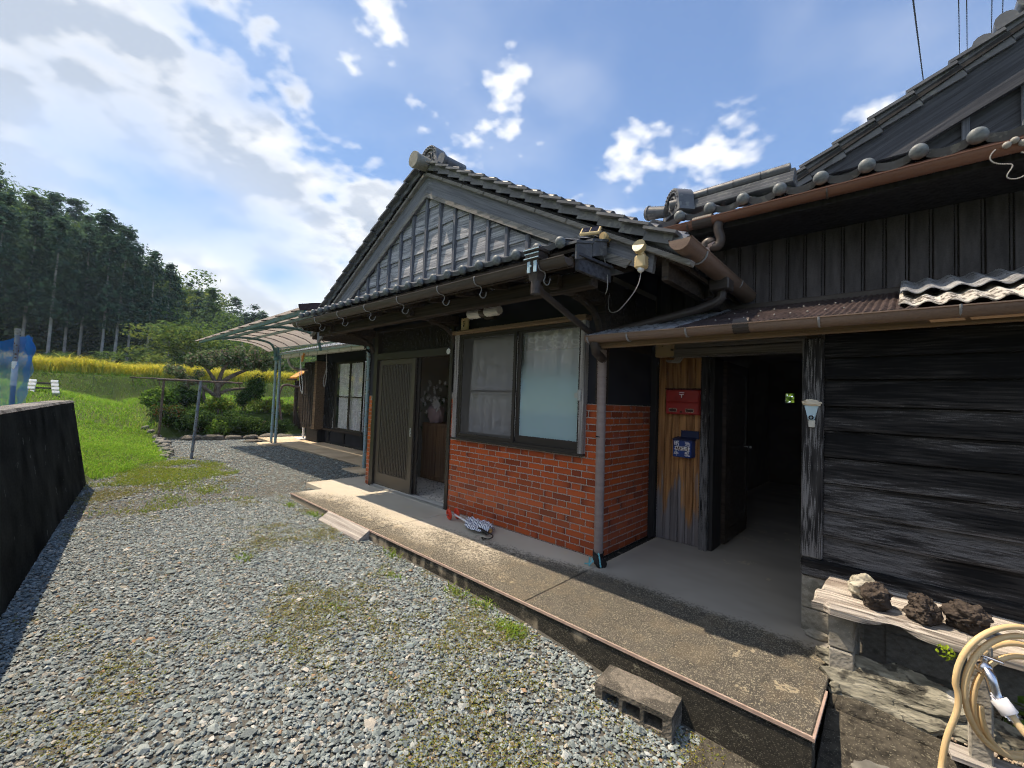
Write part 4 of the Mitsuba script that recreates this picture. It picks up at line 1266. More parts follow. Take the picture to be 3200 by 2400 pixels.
part(main, 'inner_floor', box(4.12, 5.54, 3.88, 5.95, -.03, -.004), 'concrete')

# roof of the main gable
GX0, GY_ = 5.25, .90
GS = .502
zt = lambda x: 3.262 + (x - 5.239) * GS
part(main, 'gable', prism_y([(5.2, 3.1), (9.0, 3.1), (9.0, 5.1), (5.36, 3.24)], .99, 1.03), 'black_timber')
for i in range(7):
    g = Polygon([(5.2, 3.05), (9, 3.05), (9, 5.05), (5.4, 3.235)]).intersection(Polygon([(4, 3.10 + .22 * i), (9, 3.10 + .22 * i), (9, 3.325 + .22 * i), (4, 3.325 + .22 * i)]))
    if not g.is_empty and g.geom_type == 'Polygon':
        part(main, 'gable_board', prism_y(g, .965, .985), 'gable_dark')
for k in range(9):
    x = 6.05 + .27 * k
    part(main, 'gable_batten', bevbox(x - .02, x + .02, .925, .963, 3.1, zt(x) - .20, .004), 'weathered_batten')
mb = part(main, 'barge_board', prism_y([(5.40, 3.255), (9.0, 3.255 + 3.6 * .492), (9.0, 3.262 + 2.97 * .468), (6.03, 3.262)], .885, .915), 'gable_dark')
part(mb, 'upper_trim', prism_y([(5.33, 3.252), (9.0, 3.252 + 3.67 * .495), (9.0, 3.208 + 3.67 * .495), (5.40, 3.24)], .86, .884), 'gable_dark')
mr = part(main, 'roof', prism_y([(5.15, zt(5.15) - .03), (9.0, zt(9.0) - .03), (9.0, zt(9.0) - .07), (5.15, zt(5.15) - .07)], .84, 5), 'black_timber')
up_m = A3(-1, 0, -GS) / math.hypot(1, GS)
mv = cat(trimesh.convex.convex_hull(np.array([(a, b, c + l) for a in (-.10, .12) for b, l in ((0, 0), (.272, .030)) for c in (.0, .022)])),
         trimesh.convex.convex_hull(np.array([(a, b, c + l) for a in (-.074, -.060) for b, l in ((.004, 0), (.240, .026)) for c in (-.105, .0)])))
mv_d = mikit.ply(mv, 'kawara', smooth=35)
mt_d = mikit.ply(tile_mesh(.245, .265), 'kawara', smooth=35)
for r in range(15):
    o = A3(5.20, .93, zt(5.20)) - up_m * (.242 * (r + 1)) - A3(0, 0, .012)
    part(mr, 'verge_tile', mv_d, None, xf=roof_xf(o, (0, 1, 0), up_m))
    for c in range(2):
        part(mr, 'tile', mt_d, None, xf=roof_xf(o + A3(0, .14 + c * .245, .0), (0, 1, 0), up_m))
part(mr, 'crest_roll', cat(*[tube([(6.40 + .10 * i, .86, zt(6.40 + .10 * i) + .02 + .05 * i), (6.40 + .10 * i, 1.5, zt(6.40 + .10 * i) + .04 + .05 * i)], .055, 12) for i in range(5)],
                           *[bevbox(6.62, 7.6, .86, 1.6, 4.10 + .05 * i, 4.145 + .05 * i, .006) for i in range(4)]), 'kawara', smooth=40)

# pent roof of the main house
MS = .39
mpd = A3(0, -1, -MS) / math.hypot(1, MS)
MW = .2455
mp = part(main, 'pent_roof', prism_x([(.335, 2.925), (1.02, 2.925 + .685 * MS), (1.02, 2.895 + .685 * MS), (.335, 2.89)], 4.30, 8.3), 'gutter_red')
met = cat(tile_mesh(MW, .22, amp=.030, n=14, lip=.036), tube([(MW * .82, .15, .022), (MW * .82, .225, .030)], .036, 12))
mball = trimesh.creation.icosphere(subdivisions=2, radius=.046); mball.apply_scale((1, .66, 1)); mball.apply_translation((MW * .82, .250, .030))
met_d, mball_d, mpt_d = mikit.ply(met, 'kawara', smooth=35), mikit.ply(mball, 'kawara_ball', smooth=True), mikit.ply(tile_mesh(MW, .24, amp=.028, n=12), 'kawara', smooth=35)
MX0 = 4.60 - .82 * MW - MW
for k in range(16):
    x = MX0 + k * MW
    o = A3(x, .525, 3.028)
    part(mp, 'eave_tile', met_d, None, xf=roof_xf(o, (1, 0, 0), mpd))
    if k:
        part(mp, 'eave_ball', mball_d, None, xf=roof_xf(o, (1, 0, 0), mpd))
    if k > 2:
        for r in range(3):
            part(mp, 'tile', mpt_d, None, xf=roof_xf(A3(x, .525 + .2 * (r + 1), 3.028 + .2 * MS * (r + 1)), (1, 0, 0), mpd))
part(mp, 'end_roll', cat(tube([(4.25, .42, 3.135), (4.42, .42, 3.105)], [.062, .05], 14), tube([(4.235, .42, 3.138), (4.262, .42, 3.133)], [.058, .070], 14)), 'kawara', smooth=40)
hr = part(mp, 'hip_ridge', cat(*[bevbox(4.56, 5.40, .50 - .08 + .02 * i, .50 + .10 - .02 * i, 3.065 + .034 * i, 3.096 + .034 * i, .005) for i in range(4)]), 'kawara')
part(hr, 'ridge_tile', cat(*[tube([(4.57 + .20 * i, .50, 3.205), (4.57 + .20 * i + .195, .50, 3.207)], .042, 12) for i in range(4)]), 'kawara', smooth=40)
om = ornament(.86)
om.apply_transform(trimesh.transformations.euler_matrix(0, 0, -.75))
part(hr, 'ridge_ornament', placed(om, 4.50, .46, 3.05), 'kawara', smooth=35)
part(hr, 'scroll_tile', cat(tube([(4.47, .40, 3.135), (4.62, .42, 3.145)], .045, 14)), 'kawara', smooth=40)
mg = part(main, 'upper_gutter', half_gutter((4.42, .290, 2.872), (8.3, .290, 2.854), .047), 'gutter_red', smooth=35)
for x in (4.68, 5.62, 6.7):
    part(mg, 'strap', tube([(x, .290 + .052 * math.cos(t), 2.866 + .052 * math.sin(t)) for t in np.linspace(-math.pi, 0, 10)] + [(x, .345, 2.90)], .005, 6), 'gutter_brown')
part(mg, 'joint', tube([(4.72, .290, 2.868), (4.87, .290, 2.867)], .0510, 16), 'pipe_dark')
part(mg, 'outlet', tube(spline([(4.92, .29, 2.83), (4.925, .295, 2.72), (4.925, .30, 2.668), (4.905, .30, 2.640), (4.87, .30, 2.655)], 5), .036, 14), 'pipe_dark', True)
part(mg, 'outlet_elbow', tube([(4.878, .30, 2.652), (4.850, .30, 2.672)], .038, 14), 'pipe_pink', True)
part(mg, 'outlet_bend', tube(spline([(4.862, .30, 2.668), (4.838, .30, 2.690), (4.815, .30, 2.672), (4.815, .30, 2.640)], 5), .041, 14), 'pipe_dark', True)
part(mg, 'outlet_pipe', tube([(4.815, .30, 2.642), (4.812, .31, 2.47)], .036, 14), 'pipe_pink', True)

# lean-to: corrugated sheets
ZL0, ZL1, YL0, YL1 = 1.872, 2.262, -.335, .99


def corrugated(x0, x1, y0, y1, z0, z1, pitch, amp, seed=0, wob=0.0, per=8):
    n = max(4, int((x1 - x0) / pitch * per))
    xs = np.linspace(x0, x1, n + 1)
    ys = np.linspace(0, 1, 7)
    X, S = np.meshgrid(xs, ys, indexing='ij')
    Z = z0 + (z1 - z0) * S + amp * np.sin(2 * np.pi * X / pitch) + wob * (meshkit.noise(np.c_[X.ravel() * 3, S.ravel() * 3, X.ravel() * 0], seed).reshape(X.shape) - .5)
    Y = y0 + (y1 - y0) * S + wob * 1.2 * (S < .01) * (meshkit.noise(np.c_[X.ravel() * 9, S.ravel(), X.ravel() * 0], seed + 3).reshape(X.shape) - .5)
    v = np.c_[X.ravel(), Y.ravel(), Z.ravel()]
    I = np.arange(X.size).reshape(X.shape)
    f = np.c_[I[:-1, :-1].ravel(), I[1:, :-1].ravel(), I[1:, 1:].ravel(), I[:-1, 1:].ravel()]
    v2 = v - A3(0, 0, .006)
    k = len(v)
    e = []
    for a, b in ((I[:-1, 0], I[1:, 0]), (I[1:, -1], I[:-1, -1])):
        e.append(np.c_[a, b, b + k, a + k][:, ::-1])
    return np.vstack([v, v2]), np.vstack([f, f[:, ::-1] + k] + e)


ls = part(main, 'lean_to_roof', prism_x([(-.30, 1.835), (1.0, 2.225), (1.0, 2.195), (-.30, 1.805)], 4.14, 8.3), 'tan_fascia')
part(ls, 'corrugated_sheet', corrugated(4.115, 4.86, -.36, .99, 1.882, 2.262, .076, .010, 1, .012), 'sheet_grey', smooth=50, label='grey corrugated sheet at the left end of the lean-to roof')
part(ls, 'corrugated_sheet', corrugated(4.82, 6.06, -.335, .99, 1.884, 2.256, .034, .006, 2, .008, 6), 'sheet_brown', smooth=50, label='dark brown finely corrugated sheet')
part(ls, 'corrugated_sheet', corrugated(5.985, 7.9, -.27, .99, 1.912, 2.292, .092, .0105, 3, .008, 12), 'slate_sheet', smooth=50, label='weathered pale slate sheet with large waves')
part(ls, 'corrugated_sheet', corrugated(5.99, 7.9, .10, .985, 2.060, 2.325, .115, .013, 5, .008, 12), 'sheet_grey', smooth=50, label='upper grey corrugated sheet behind the pale slate sheet')
for i in range(9):
    for s in (.18, .5):
        x = 5.02 + .09 * i + .03 * s
        part(ls, 'nail_cap', placed(trimesh.creation.icosphere(subdivisions=1, radius=.0055), x, -.335 + s * 1.3, 1.893 + s * .38), 'dull_cap')
part(ls, 'lath', bevbox(5.80, 6.35, -.29, -.25, 1.868, 1.884, .003), 'tan_fascia')
part(ls, 'fascia', bevbox(4.20, 8.3, -.265, -.235, 1.790, 1.842, .004), 'tan_fascia')
lg = part(main, 'lean_to_gutter', half_gutter((4.135, -.365, 1.868), (8.3, -.365, 1.836), .045), 'gutter_faded', smooth=35)
for x in (4.16, 4.50, 4.93, 5.66, 6.20):
    part(lg, 'strap', tube([(x, -.365 + .050 * math.cos(t), 1.864 + .050 * math.sin(t)) for t in np.linspace(-math.pi, .3, 12)], .006, 6), 'steel_hook')
part(lg, 'joint', tube([(5.22, -.365, 1.858), (5.31, -.365, 1.859)], .0485, 16), 'pipe_dark')
part(lg, 'outlet', tube([(4.20, -.365, 1.83), (4.20, -.34, 1.75), (4.12, -.10, 1.72)], .036, 12), 'pipe_dark', True)
# front of the lean-to: lintel, boards, posts
part(main, 'lintel', cat(bevbox(4.30, 5.56, .86, 1.0, 1.825, 1.905, .006), bevbox(4.30, 5.56, .87, 1.0, 1.912, 1.995, .006), bevbox(4.12, 5.56, .90, 1.0, 2.0, 2.2, .004)), 'grey_lintel')
part(main, 'dark_post', bevbox(4.079, 4.142, .93, 1.05, 0, 2.2, .004), 'black_timber')
bw = part(main, 'board_wall', box(4.142, 4.60, 1.004, 1.03, 0, 1.99), 'dark_backing')
for k in range(6):
    x = 4.144 + .0727 * k
    part(bw, 'board', bevbox(x + .0022, x + .0705, .985, 1.004, .004, 1.93, .0030), 'peeling_board')
part(main, 'door_post', bevbox(4.582, 4.655, .93, 1.03, 0, 1.83, .005), 'charred_post')
part(main, 'door_jamb', cat(box(4.655, 4.69, .98, 1.25, .0, 1.82), box(5.45, 5.54, .98, 1.06, 0, 1.82)), 'black_timber')
dl = part(main, 'open_door', cat(box(4.69, 4.725, 1.24, 1.33, .02, 1.80), box(4.69, 4.725, 1.96, 2.03, .02, 1.80), box(4.69, 4.725, 1.33, 1.96, .02, .14), box(4.69, 4.725, 1.33, 1.96, 1.70, 1.80), box(4.69, 4.725, 1.33, 1.96, .88, .95), box(4.70, 4.715, 1.33, 1.96, .14, 1.70)), 'dark_brown_wood')
part(dl, 'knob', cat(tube([(4.725, 1.90, .93), (4.775, 1.90, .93)], .010, 10), placed(trimesh.creation.icosphere(subdivisions=2, radius=.026), 4.785, 1.90, .93)), 'chrome', True)
post = part(main, 'post', bevbox(5.533, 5.642, -.052, .060, .437, 1.80, .010), 'charred_post', label='weathered post at the right of the dark doorway')
pw = part(main, 'plank_wall', box(5.642, 8.3, .022, .05, .437, 1.84), 'dark_backing')
pz = [.444, .599, .752, .920, 1.081, 1.241, 1.392, 1.553, 1.690, 1.838]
for i in range(9):
    za, zb = pz[i], pz[i + 1]
    n = 60
    xs = np.linspace(5.645, 8.3, n)
    wv = .006 * (meshkit.noise(np.c_[xs * 1.6, xs * 0 + i * 9, xs * 0], 4) - .5)
    v, f = [], []
    for x, w in zip(xs, wv):
        v += [(x, .022, za - .010 + w), (x, -.024 + w, za - .012 + w), (x, -.026 + w, za + .006 + w), (x, .008, zb - .020), (x, .022, zb - .020)]
    for k in range(n - 1):
        for j in range(4):
            a = k * 5 + j
            f += [(a, a + 5, a + 6), (a, a + 6, a + 1)]
    f += [(0, 1, 2), (0, 2, 3), (0, 3, 4)]
    part(pw, 'plank', (np.array(v), np.array(f)), 'charred_plank')
part(main, 'sill_beam', bevbox(5.536, 8.3, -.068, .06, .330, .436, .012), 'charred_plank')
fb = part(main, 'foundation', box(5.545, 8.3, -.035, .06, -.2, .329), 'block_grey')
x = 5.540
for k in range(7):
    for (z0, z1) in ((-.03, .132), (.138, .328)):
        w = .385 if z0 > 0 else .30 + .08 * (k % 2)
        part(fb, 'block', bevbox(5.540 + k * .39, 5.540 + k * .39 + w, -.050, -.034, z0, z1, .004), 'block_grey')
part(fb, 'mortar_lump', rock(3, .06, 3, squash=(1.0, .55, .42)).apply_translation((5.63, -.12, .02)), 'block_grey', True)

# ------------------------------------------------------------------ side wing behind the carport
wing = thing('side_wing', 'low dark wing of the house with curtained windows under the carport', 'house')
part(wing, 'wall', cat(box(-7.0, -5.50, 2.02, 2.10, -.04, 2.6), box(-3.95, .05, 2.02, 2.10, -.04, 2.6), box(-5.5, -3.95, 2.02, 2.10, -.04, .40), box(-5.5, -3.95, 2.02, 2.10, 2.22, 2.6), box(-7.0, 0, 2.1, 2.2, 2.5, 2.6)), 'plaster_dark')
part(wing, 'room_box', cat(box(-5.6, -3.8, 2.9, 2.95, 0, 2.5), box(-5.6, -3.8, 2.1, 2.9, .0, .38)), 'dark_interior')
part(wing, 'eave_soffit', cat(prism_x([(1.10, 2.36), (2.05, 2.62), (2.05, 2.66), (1.10, 2.40)], -7.3, .0), box(-7.3, 0, 1.10, 1.14, 2.33, 2.40)), 'dark_brown_wood')
part(wing, 'roof', prism_x([(1.05, 2.42), (2.4, 2.86), (2.4, 2.90), (1.05, 2.47)], -7.3, -.5), 'kawara')
part(wing, 'sill', bevbox(-6.3, -3.80, 1.90, 2.03, .32, .375, .005), 'dark_brown_wood')
part(wing, 'base_board', cat(box(-6.0, -3.7, 1.985, 2.02, -.04, .02), *[box(x, x + .10, 1.985, 2.02, -.04, .32) for x in (-5.95, -5.0, -4.0)]), 'black_timber')
sb = part(wing, 'shutter_box', box(-7.05, -6.12, 1.70, 2.0, .33, 2.25), 'dark_brown_wood')
for i in range(5):
    part(sb, 'rail', box(-7.05 + .01, -6.30, 1.690, 1.699, .45 + i * .42, .47 + i * .42), 'black_timber')
for i in range(5):
    part(sb, 'stile', box(-7.0 + i * .17, -6.985 + i * .17, 1.688, 1.6995, .34, 2.24), 'black_timber')
part(sb, 'side_board', box(-6.27, -6.11, 1.685, 2.0, .33, 2.26), 'tan_fascia')
part(sb, 'footing', cat(box(-6.95, -6.15, 1.80, 2.02, -.04, .32)), 'black_timber')
for i in range(8):
    part(wing, 'folded_shutter', box(-6.10 + i * .08, -6.06 + i * .08, 1.93 + .004 * i, 2.01, .38, 2.22), 'black_timber')
wf = part(wing, 'window', cat(box(-5.48, -5.43, 1.955, 1.985, .40, 2.21), box(-4.71, -4.64, 1.955, 1.985, .40, 2.21), box(-3.99, -3.95, 1.955, 1.985, .40, 2.21), box(-5.43, -3.99, 1.955, 1.985, .375, .43), box(-5.43, -3.99, 1.955, 1.985, 2.17, 2.22), box(-5.43, -3.99, 1.955, 1.985, 1.262, 1.290)), 'bronze_alu')
part(wf, 'pane', trimesh.Trimesh([(-5.43, 1.97, .43), (-3.99, 1.97, .43), (-3.99, 1.97, 2.17), (-5.43, 1.97, 2.17)], [(0, 1, 2), (0, 2, 3)], process=False), 'glass')
part(wf, 'curtain', curtain(-5.44, -4.70, .40, 2.2, 2.05, n=60, wl=.15, seed=3), 'lace', True)
part(wf, 'curtain', curtain(-4.69, -3.97, .40, 2.2, 2.05, n=60, wl=.15, seed=8), 'lace', True)
part(wf, 'curtain', curtain(-5.70, -5.50, .40, 2.2, 1.99, n=24, wl=.12, seed=5, pinch=.2), 'lace', True)
part(wing, 'drain_pipe', cat(tube(spline([(-6.20, .93, 2.27), (-6.22, .98, 2.13), (-6.5, 1.35, 2.0), (-7.0, 1.85, 1.93)], 5), .035, 10)), 'cream_gutter', True)
part(wing, 'foot_pipe', cat(tube([(-7.08, 1.78, .33), (-7.08, 1.78, -.02)], .035, 10), bevbox(-7.4, -6.95, 1.65, 1.95, -.06, .0, .01)), 'white_plastic', True)
shed = thing('far_shed', 'small shed with orange eave seen left of the wing corner', 'shed')
part(shed, 'roof', cat(prism_x([(2.2, 1.82), (2.9, 2.35), (2.9, 2.39), (2.2, 1.87)], -9.6, -9.0)), 'orange_board')
part(shed, 'eave_frame', cat(box(-9.62, -8.98, 2.12, 2.22, 1.76, 1.82), box(-9.4, -9.3, 2.3, 2.4, .2, 1.76)), 'dark_brown_wood')
part(shed, 'wall', box(-9.6, -9.05, 2.5, 2.9, .1, 2.0), 'dark_brown_wood')
whole('pipe_stand', 'bent rusty steel pipe rising behind the carport posts', 'pipe', tube(spline([(-9.0, 1.735, .0), (-9.0, 1.735, .8), (-9.0, 1.735, 1.45), (-9.0, 1.80, 1.56), (-9.0, 2.0, 1.58), (-9.0, 2.35, 1.59)], 5), .036, 10), 'rust_steel', True)

# ------------------------------------------------------------------ carport
cp = thing('carport', 'blue steel cantilever carport with curved translucent brown roof', 'carport')
rib_y = [(.72, 2.30), (.68, 2.48), (.60, 2.62), (.42, 2.685), (.15, 2.715), (-.12, 2.705), (-.40, 2.66), (-.70, 2.585)]
for i, (px, py) in enumerate(((-6.70, .80), (-6.50, .84), (-1.52, .79))):
    part(cp, 'post', tube([(px, py, -.06), (px + (.02 if i < 2 else -.02), py, 1.9), (px + (.06 if i == 0 else (-.02 if i == 1 else -.05)), py - .01, 2.34)], .034, 12), 'pale_blue_steel', True)
for px in (-6.55, -1.40):
    part(cp, 'gusset', bevbox(px - .17, px + .10, .74, .80, 2.20, 2.56, .006), 'blue_steel')
for px in (-6.5, -3.6, -.95):
    part(cp, 'rib', tube(spline([(px, a, b) for a, b in rib_y], 5), .030, 8), 'blue_steel', True)
part(cp, 'front_beam', beam((-7.95, -.70, 2.615), (-.80, -.70, 2.605), .05, .075, c=.006), 'blue_steel')
part(cp, 'purlin', beam((-7.6, -.26, 2.715), (-.85, -.26, 2.705), .04, .05), 'blue_steel')
part(cp, 'purlin', beam((-7.2, .22, 2.745), (-.85, .22, 2.735), .04, .05), 'pale_blue_steel')
tr_ = part(cp, 'truss', cat(beam((-6.6, .80, 2.535), (-1.45, .80, 2.445), .03, .03), beam((-6.6, .80, 2.368), (-1.45, .80, 2.338), .035, .035)), 'pale_blue_steel')
for k in range(42):
    x0 = -6.5 + k * .12
    zt0 = 2.535 - (x0 + 6.6) * .0175; zb0 = 2.368 - (x0 + 6.6) * .0058
    a, b = (x0, .80, zb0), (x0 + .12, .80, zt0)
    if k % 2:
        a, b = (x0, .80, zt0), (x0 + .12, .80, zb0)
    part(tr_, 'web_bar', tube([a, b], .0065, 6), 'pale_blue_steel')
part(cp, 'gutter', bevbox(-6.35, -1.45, .82, .93, 2.255, 2.345, .01), 'cream_gutter')
for k in range(9):
    part(cp, 'gutter_bracket', box(-6.2 + k * .55, -6.19 + k * .55, .813, .82, 2.25, 2.34), 'black_cable')
yy = np.array([1.0, .80, .55, .25, -.05, -.35, -.62, -.80])
zz = np.array([2.55, 2.66, 2.735, 2.775, 2.775, 2.745, 2.69, 2.64])
ns = int(7.2 / .08 * 6)
xs = np.linspace(-8.02, -.82, ns)
CX, CI = np.meshgrid(xs, np.arange(len(yy)), indexing='ij')
CZ = zz[CI] + .011 * np.sin(2 * np.pi * CX / .08)
Ii = np.arange(CX.size).reshape(CX.shape)
part(cp, 'roof_sheet', (np.c_[CX.ravel(), yy[CI].ravel(), CZ.ravel()], np.c_[Ii[:-1, :-1].ravel(), Ii[1:, :-1].ravel(), Ii[1:, 1:].ravel(), Ii[:-1, 1:].ravel()]), 'polycarb', smooth=True)
for px in np.arange(-7.6, -1.0, .72):
    part(cp, 'roof_bar', tube(np.c_[np.full(len(yy), px), yy, zz - .016], .010, 6), 'fascia_maroon')
part(cp, 'end_fascia', cat(*[beam((-.80, yy[i], zz[i] + .01), (-.80, yy[i + 1], zz[i + 1] + .01), .02, .10) for i in range(len(yy) - 1)]), 'fascia_maroon')
part(cp, 'footing', bevbox(-7.0, -6.25, .52, .90, -.16, -.055, .02), 'pavement_clean')
part(cp, 'footing', bevbox(-1.75, -1.0, .45, .88, -.16, -.045, .02), 'pavement_clean')
part(cp, 'tie_band', tube([(-1.555, .79, 1.36), (-1.555, .79, 1.385)], .037, 12), 'beige_plastic')
for (x, y, pts) in ((-4.9, .78, [(0, 0, 2.24), (.02, 0, 2.0), (.0, 0, 1.75), (.10, 0, 1.45), (.22, .0, 1.32), (.20, 0, 1.55), (.05, 0, 2.0), (.02, 0, 2.2)]), (-3.5, .82, [(0, 0, 2.25), (.0, 0, 2.05), (.02, 0, 1.9), (-.10, 0, 1.65), (-.06, 0, 1.5), (.04, 0, 1.75), (.02, 0, 1.93)])):
    whole('hanging_cord', 'loop of pale cord hanging from the carport gutter' if x < -4 else 'loop of dark cord hanging before the wing window', 'cord', tube(spline([(x + a, y + b, c) for a, b, c in pts], 6), .008, 6), 'white_plastic' if x < -4 else 'grey_cable', True)
whole('orange_clip', 'small orange clamp hanging at the carport gutter end', 'clamp', cat(bevbox(-4.80, -4.74, .76, .79, 2.10, 2.26, .006), beam((-4.76, .775, 2.16), (-4.68, .775, 2.30), .03, .05)), 'orange_board')
whole('cable_bundle', 'black cable coil hanging at the top of the right carport post', 'cable', cat(*[tube(np.c_[np.full(25, -1.42 + .01 * k), .70 + .01 * k + .09 * np.cos(np.linspace(0, 6.28, 25)), 2.33 + .13 * np.sin(np.linspace(0, 6.28, 25)) - .02 * k], .009, 6, False) for k in range(4)], tube(spline([(-1.40, .73, 2.2), (-1.36, .73, 2.0), (-1.40, .74, 1.8), (-1.36, .74, 1.65)]), .008, 6)), 'black_cable', True)

# ------------------------------------------------------------------ fittings on the houses
sl = thing('security_light', 'cream solar security light with round lamp head on the barge board', 'lamp')
part(sl, 'body', cat(bevbox(4.600, 4.680, -.52, -.445, 2.305, 2.40, .012), bevbox(4.618, 4.662, -.505, -.455, 2.40, 2.425, .008)), 'cream_plastic')
hd = part(sl, 'lamp_head', placed(trimesh.creation.cylinder(radius=.046, height=.045, sections=28), 4.632, -.50, 2.462, roll=math.radians(68)), 'cream_plastic', smooth=35)
part(hd, 'lens', placed(trimesh.creation.cylinder(radius=.038, height=.006, sections=28), 4.632, -.524, 2.453, roll=math.radians(68)), 'lens_dull', smooth=35)
part(sl, 'sensor', placed(trimesh.creation.icosphere(subdivisions=2, radius=.024), 4.64, -.49, 2.300), 'white_plastic', True)
part(sl, 'cable', tube(spline([(4.64, -.49, 2.285), (4.62, -.48, 2.20), (4.50, -.42, 2.10), (4.36, -.30, 2.07), (4.22, -.18, 2.11), (4.16, -.10, 2.20), (4.12, -.02, 2.30)], 6), .0035, 6), 'grey_cable', True)
sp = thing('solar_panel', 'small tilted cream solar panel beside the security light', 'solar panel')
pm = bevbox(-.075, .075, -.012, .012, -.055, .055, .006)
part(sp, 'frame', placed(pm, 4.285, -.60, 2.628, yaw=.35, roll=math.radians(-48)), 'cream_plastic')
part(sp, 'cells', cat(*[placed(box(a, a + .056, -.016, -.0125, -.042, .042), 4.285, -.60, 2.628, yaw=.35, roll=math.radians(-48)) for a in (-.060, .004)]), 'solar_cell')
part(sp, 'mount', placed(trimesh.creation.cylinder(radius=.032, height=.07, sections=20), 4.345, -.49, 2.600, roll=math.radians(90)), 'cream_plastic', smooth=35)
part(sp, 'cable', tube(spline([(4.29, -.50, 2.58), (4.33, -.49, 2.48), (4.36, -.48, 2.33), (4.365, -.47, 2.22), (4.33, -.44, 2.18)], 6), .0035, 6), 'grey_cable', True)
wl = thing('wall_lamp', 'twin white cylinder wall lamp above the window', 'lamp')
for s in (-1, 1):
    part(wl, 'shade', cat(tube([(2.61 + s * .035, -.10, 2.300), (2.61 + s * .05, -.10, 2.300), (2.61 + s * .22, -.10, 2.300), (2.61 + s * .242, -.10, 2.300)], [.046, .056, .055, .046], 20)), 'white_plastic', smooth=40)
part(wl, 'bracket', cat(tube([(2.575, -.10, 2.30), (2.645, -.10, 2.30)], .058, 20), bevbox(2.56, 2.70, -.05, .012, 2.235, 2.30, .006), tube([(2.68, -.08, 2.25), (2.68, -.09, 2.225)], .012, 8)), 'bronze_light', smooth=40)
npz = thing('name_plate', 'cream upright plate with black slot at the window corner', 'plate')
part(npz, 'plate', bevbox(2.160, 2.292, -.045, -.028, 2.145, 2.288, .004), 'cream_plastic')
part(npz, 'slot', bevbox(2.205, 2.226, -.048, -.044, 2.185, 2.255, .0015), 'dark_backing')
whole('small_fitting', 'small beige insulator on the dark wall above the door', 'fitting', cat(placed(trimesh.creation.icosphere(subdivisions=2, radius=.030), 1.60, -.015, 2.375), tube([(1.60, .01, 2.375), (1.60, -.04, 2.39)], .018, 10)), 'beige_plastic', True)
mtr = thing('meter_box', 'cream electric box fixed under the lean-to gutter above the board wall', 'box')
part(mtr, 'case', bevbox(4.160, 4.345, .84, .915, 1.832, 1.985, .006), 'beige_plastic')
part(mtr, 'lid', bevbox(4.172, 4.325, .828, .841, 1.842, 1.975, .004), 'beige_plastic')
part(mtr, 'clasp', cat(bevbox(4.322, 4.352, .826, .838, 1.885, 1.905, .003), *[box(4.235, 4.247, .824, .829, z, z + .010) for z in (1.93, 1.95)]), 'bronze_light')
part(mtr, 'cable', cat(*[tube(spline([(4.35 + .018 * i, .90, 2.0), (4.375 + .022 * i, .89, 1.88), (4.33 + .02 * i, .88, 1.79 - .004 * i), (4.25 + .02 * i, .90, 1.80)], 6), .0075, 6) for i in range(4)]), 'grey_cable', True)

mb_ = thing('mailbox', 'red metal mailbox with a white postal mark on the board wall', 'mailbox')
part(mb_, 'case', bevbox(4.262, 4.585, .885, .984, 1.265, 1.505, .008), 'mail_red')
part(mb_, 'flap', bevbox(4.268, 4.579, .872, .884, 1.385, 1.502, .005), 'mail_red')
part(mb_, 'lower_door', bevbox(4.268, 4.579, .876, .884, 1.268, 1.380, .004), 'mail_red')
part(mb_, 'roof', bevbox(4.255, 4.592, .868, .984, 1.5055, 1.520, .005), 'mail_dark')
part(mb_, 'postal_mark', cat(box(4.398, 4.450, .8695, .8725, 1.474, 1.482), box(4.398, 4.450, .8695, .8725, 1.456, 1.464), box(4.420, 4.428, .8695, .8725, 1.426, 1.456)), 'sign_white')
part(mb_, 'faded_sticker', cat(box(4.425, 4.485, .8705, .8722, 1.392, 1.412), box(4.432, 4.49, .8704, .8722, 1.408, 1.416)), 'mail_red')
for x in (4.300, 4.462):
    q = part(mb_, 'name_slot', cat(box(x, x + .076, .8735, .876, 1.288, 1.292), box(x, x + .076, .8735, .876, 1.318, 1.322), box(x, x + .004, .8735, .876, 1.292, 1.318), box(x + .072, x + .076, .8735, .876, 1.292, 1.318)), 'brass_plate')
    part(q, 'card', box(x + .004, x + .072, .8745, .8765, 1.292, 1.318), 'mail_dark')
part(mb_, 'lock', placed(trimesh.creation.cylinder(radius=.010, height=.006, sections=16), 4.42, .874, 1.290, roll=math.pi / 2), 'mail_dark')

# strokes of the four characters, drawn in a unit square (x right, y up)
CH = {
    'mei': [[(.05, .90), (.05, .25)], [(.38, .90), (.38, .25)], [(.05, .90), (.38, .90)], [(.05, .58), (.38, .58)], [(.05, .25), (.38, .25)],
            [(.55, .95), (.55, .35), (.48, .05)], [(.92, .95), (.92, .06), (.80, .06)], [(.55, .95), (.92, .95)], [(.55, .68), (.92, .68)], [(.55, .42), (.92, .42)]],
    'ji': [[(.08, .90), (.22, .78)], [(.03, .62), (.17, .52)], [(.05, .08), (.24, .36)], [(.56, .95), (.38, .60), (.90, .63)], [(.74, .78), (.94, .55)],
           [(.42, .42), (.88, .42)], [(.42, .08), (.88, .08)], [(.42, .42), (.42, .08)], [(.88, .42), (.88, .08)]],
    'gyu': [[(.28, .90), (.10, .55)], [(.22, .70), (.85, .70)], [(.03, .40), (.97, .40)], [(.52, .97), (.52, .02)]],
    'nyu': [[(.52, .95), (.10, .85)], [(.10, .75), (.16, .62)], [(.28, .75), (.30, .62)], [(.50, .78), (.42, .62)], [(.10, .52), (.50, .52), (.32, .40)], [(.32, .40), (.32, .06), (.22, .08)], [(.04, .28), (.58, .30)], [(.70, .95), (.70, .15), (.78, .06), (.97, .06), (.97, .22)]],
}


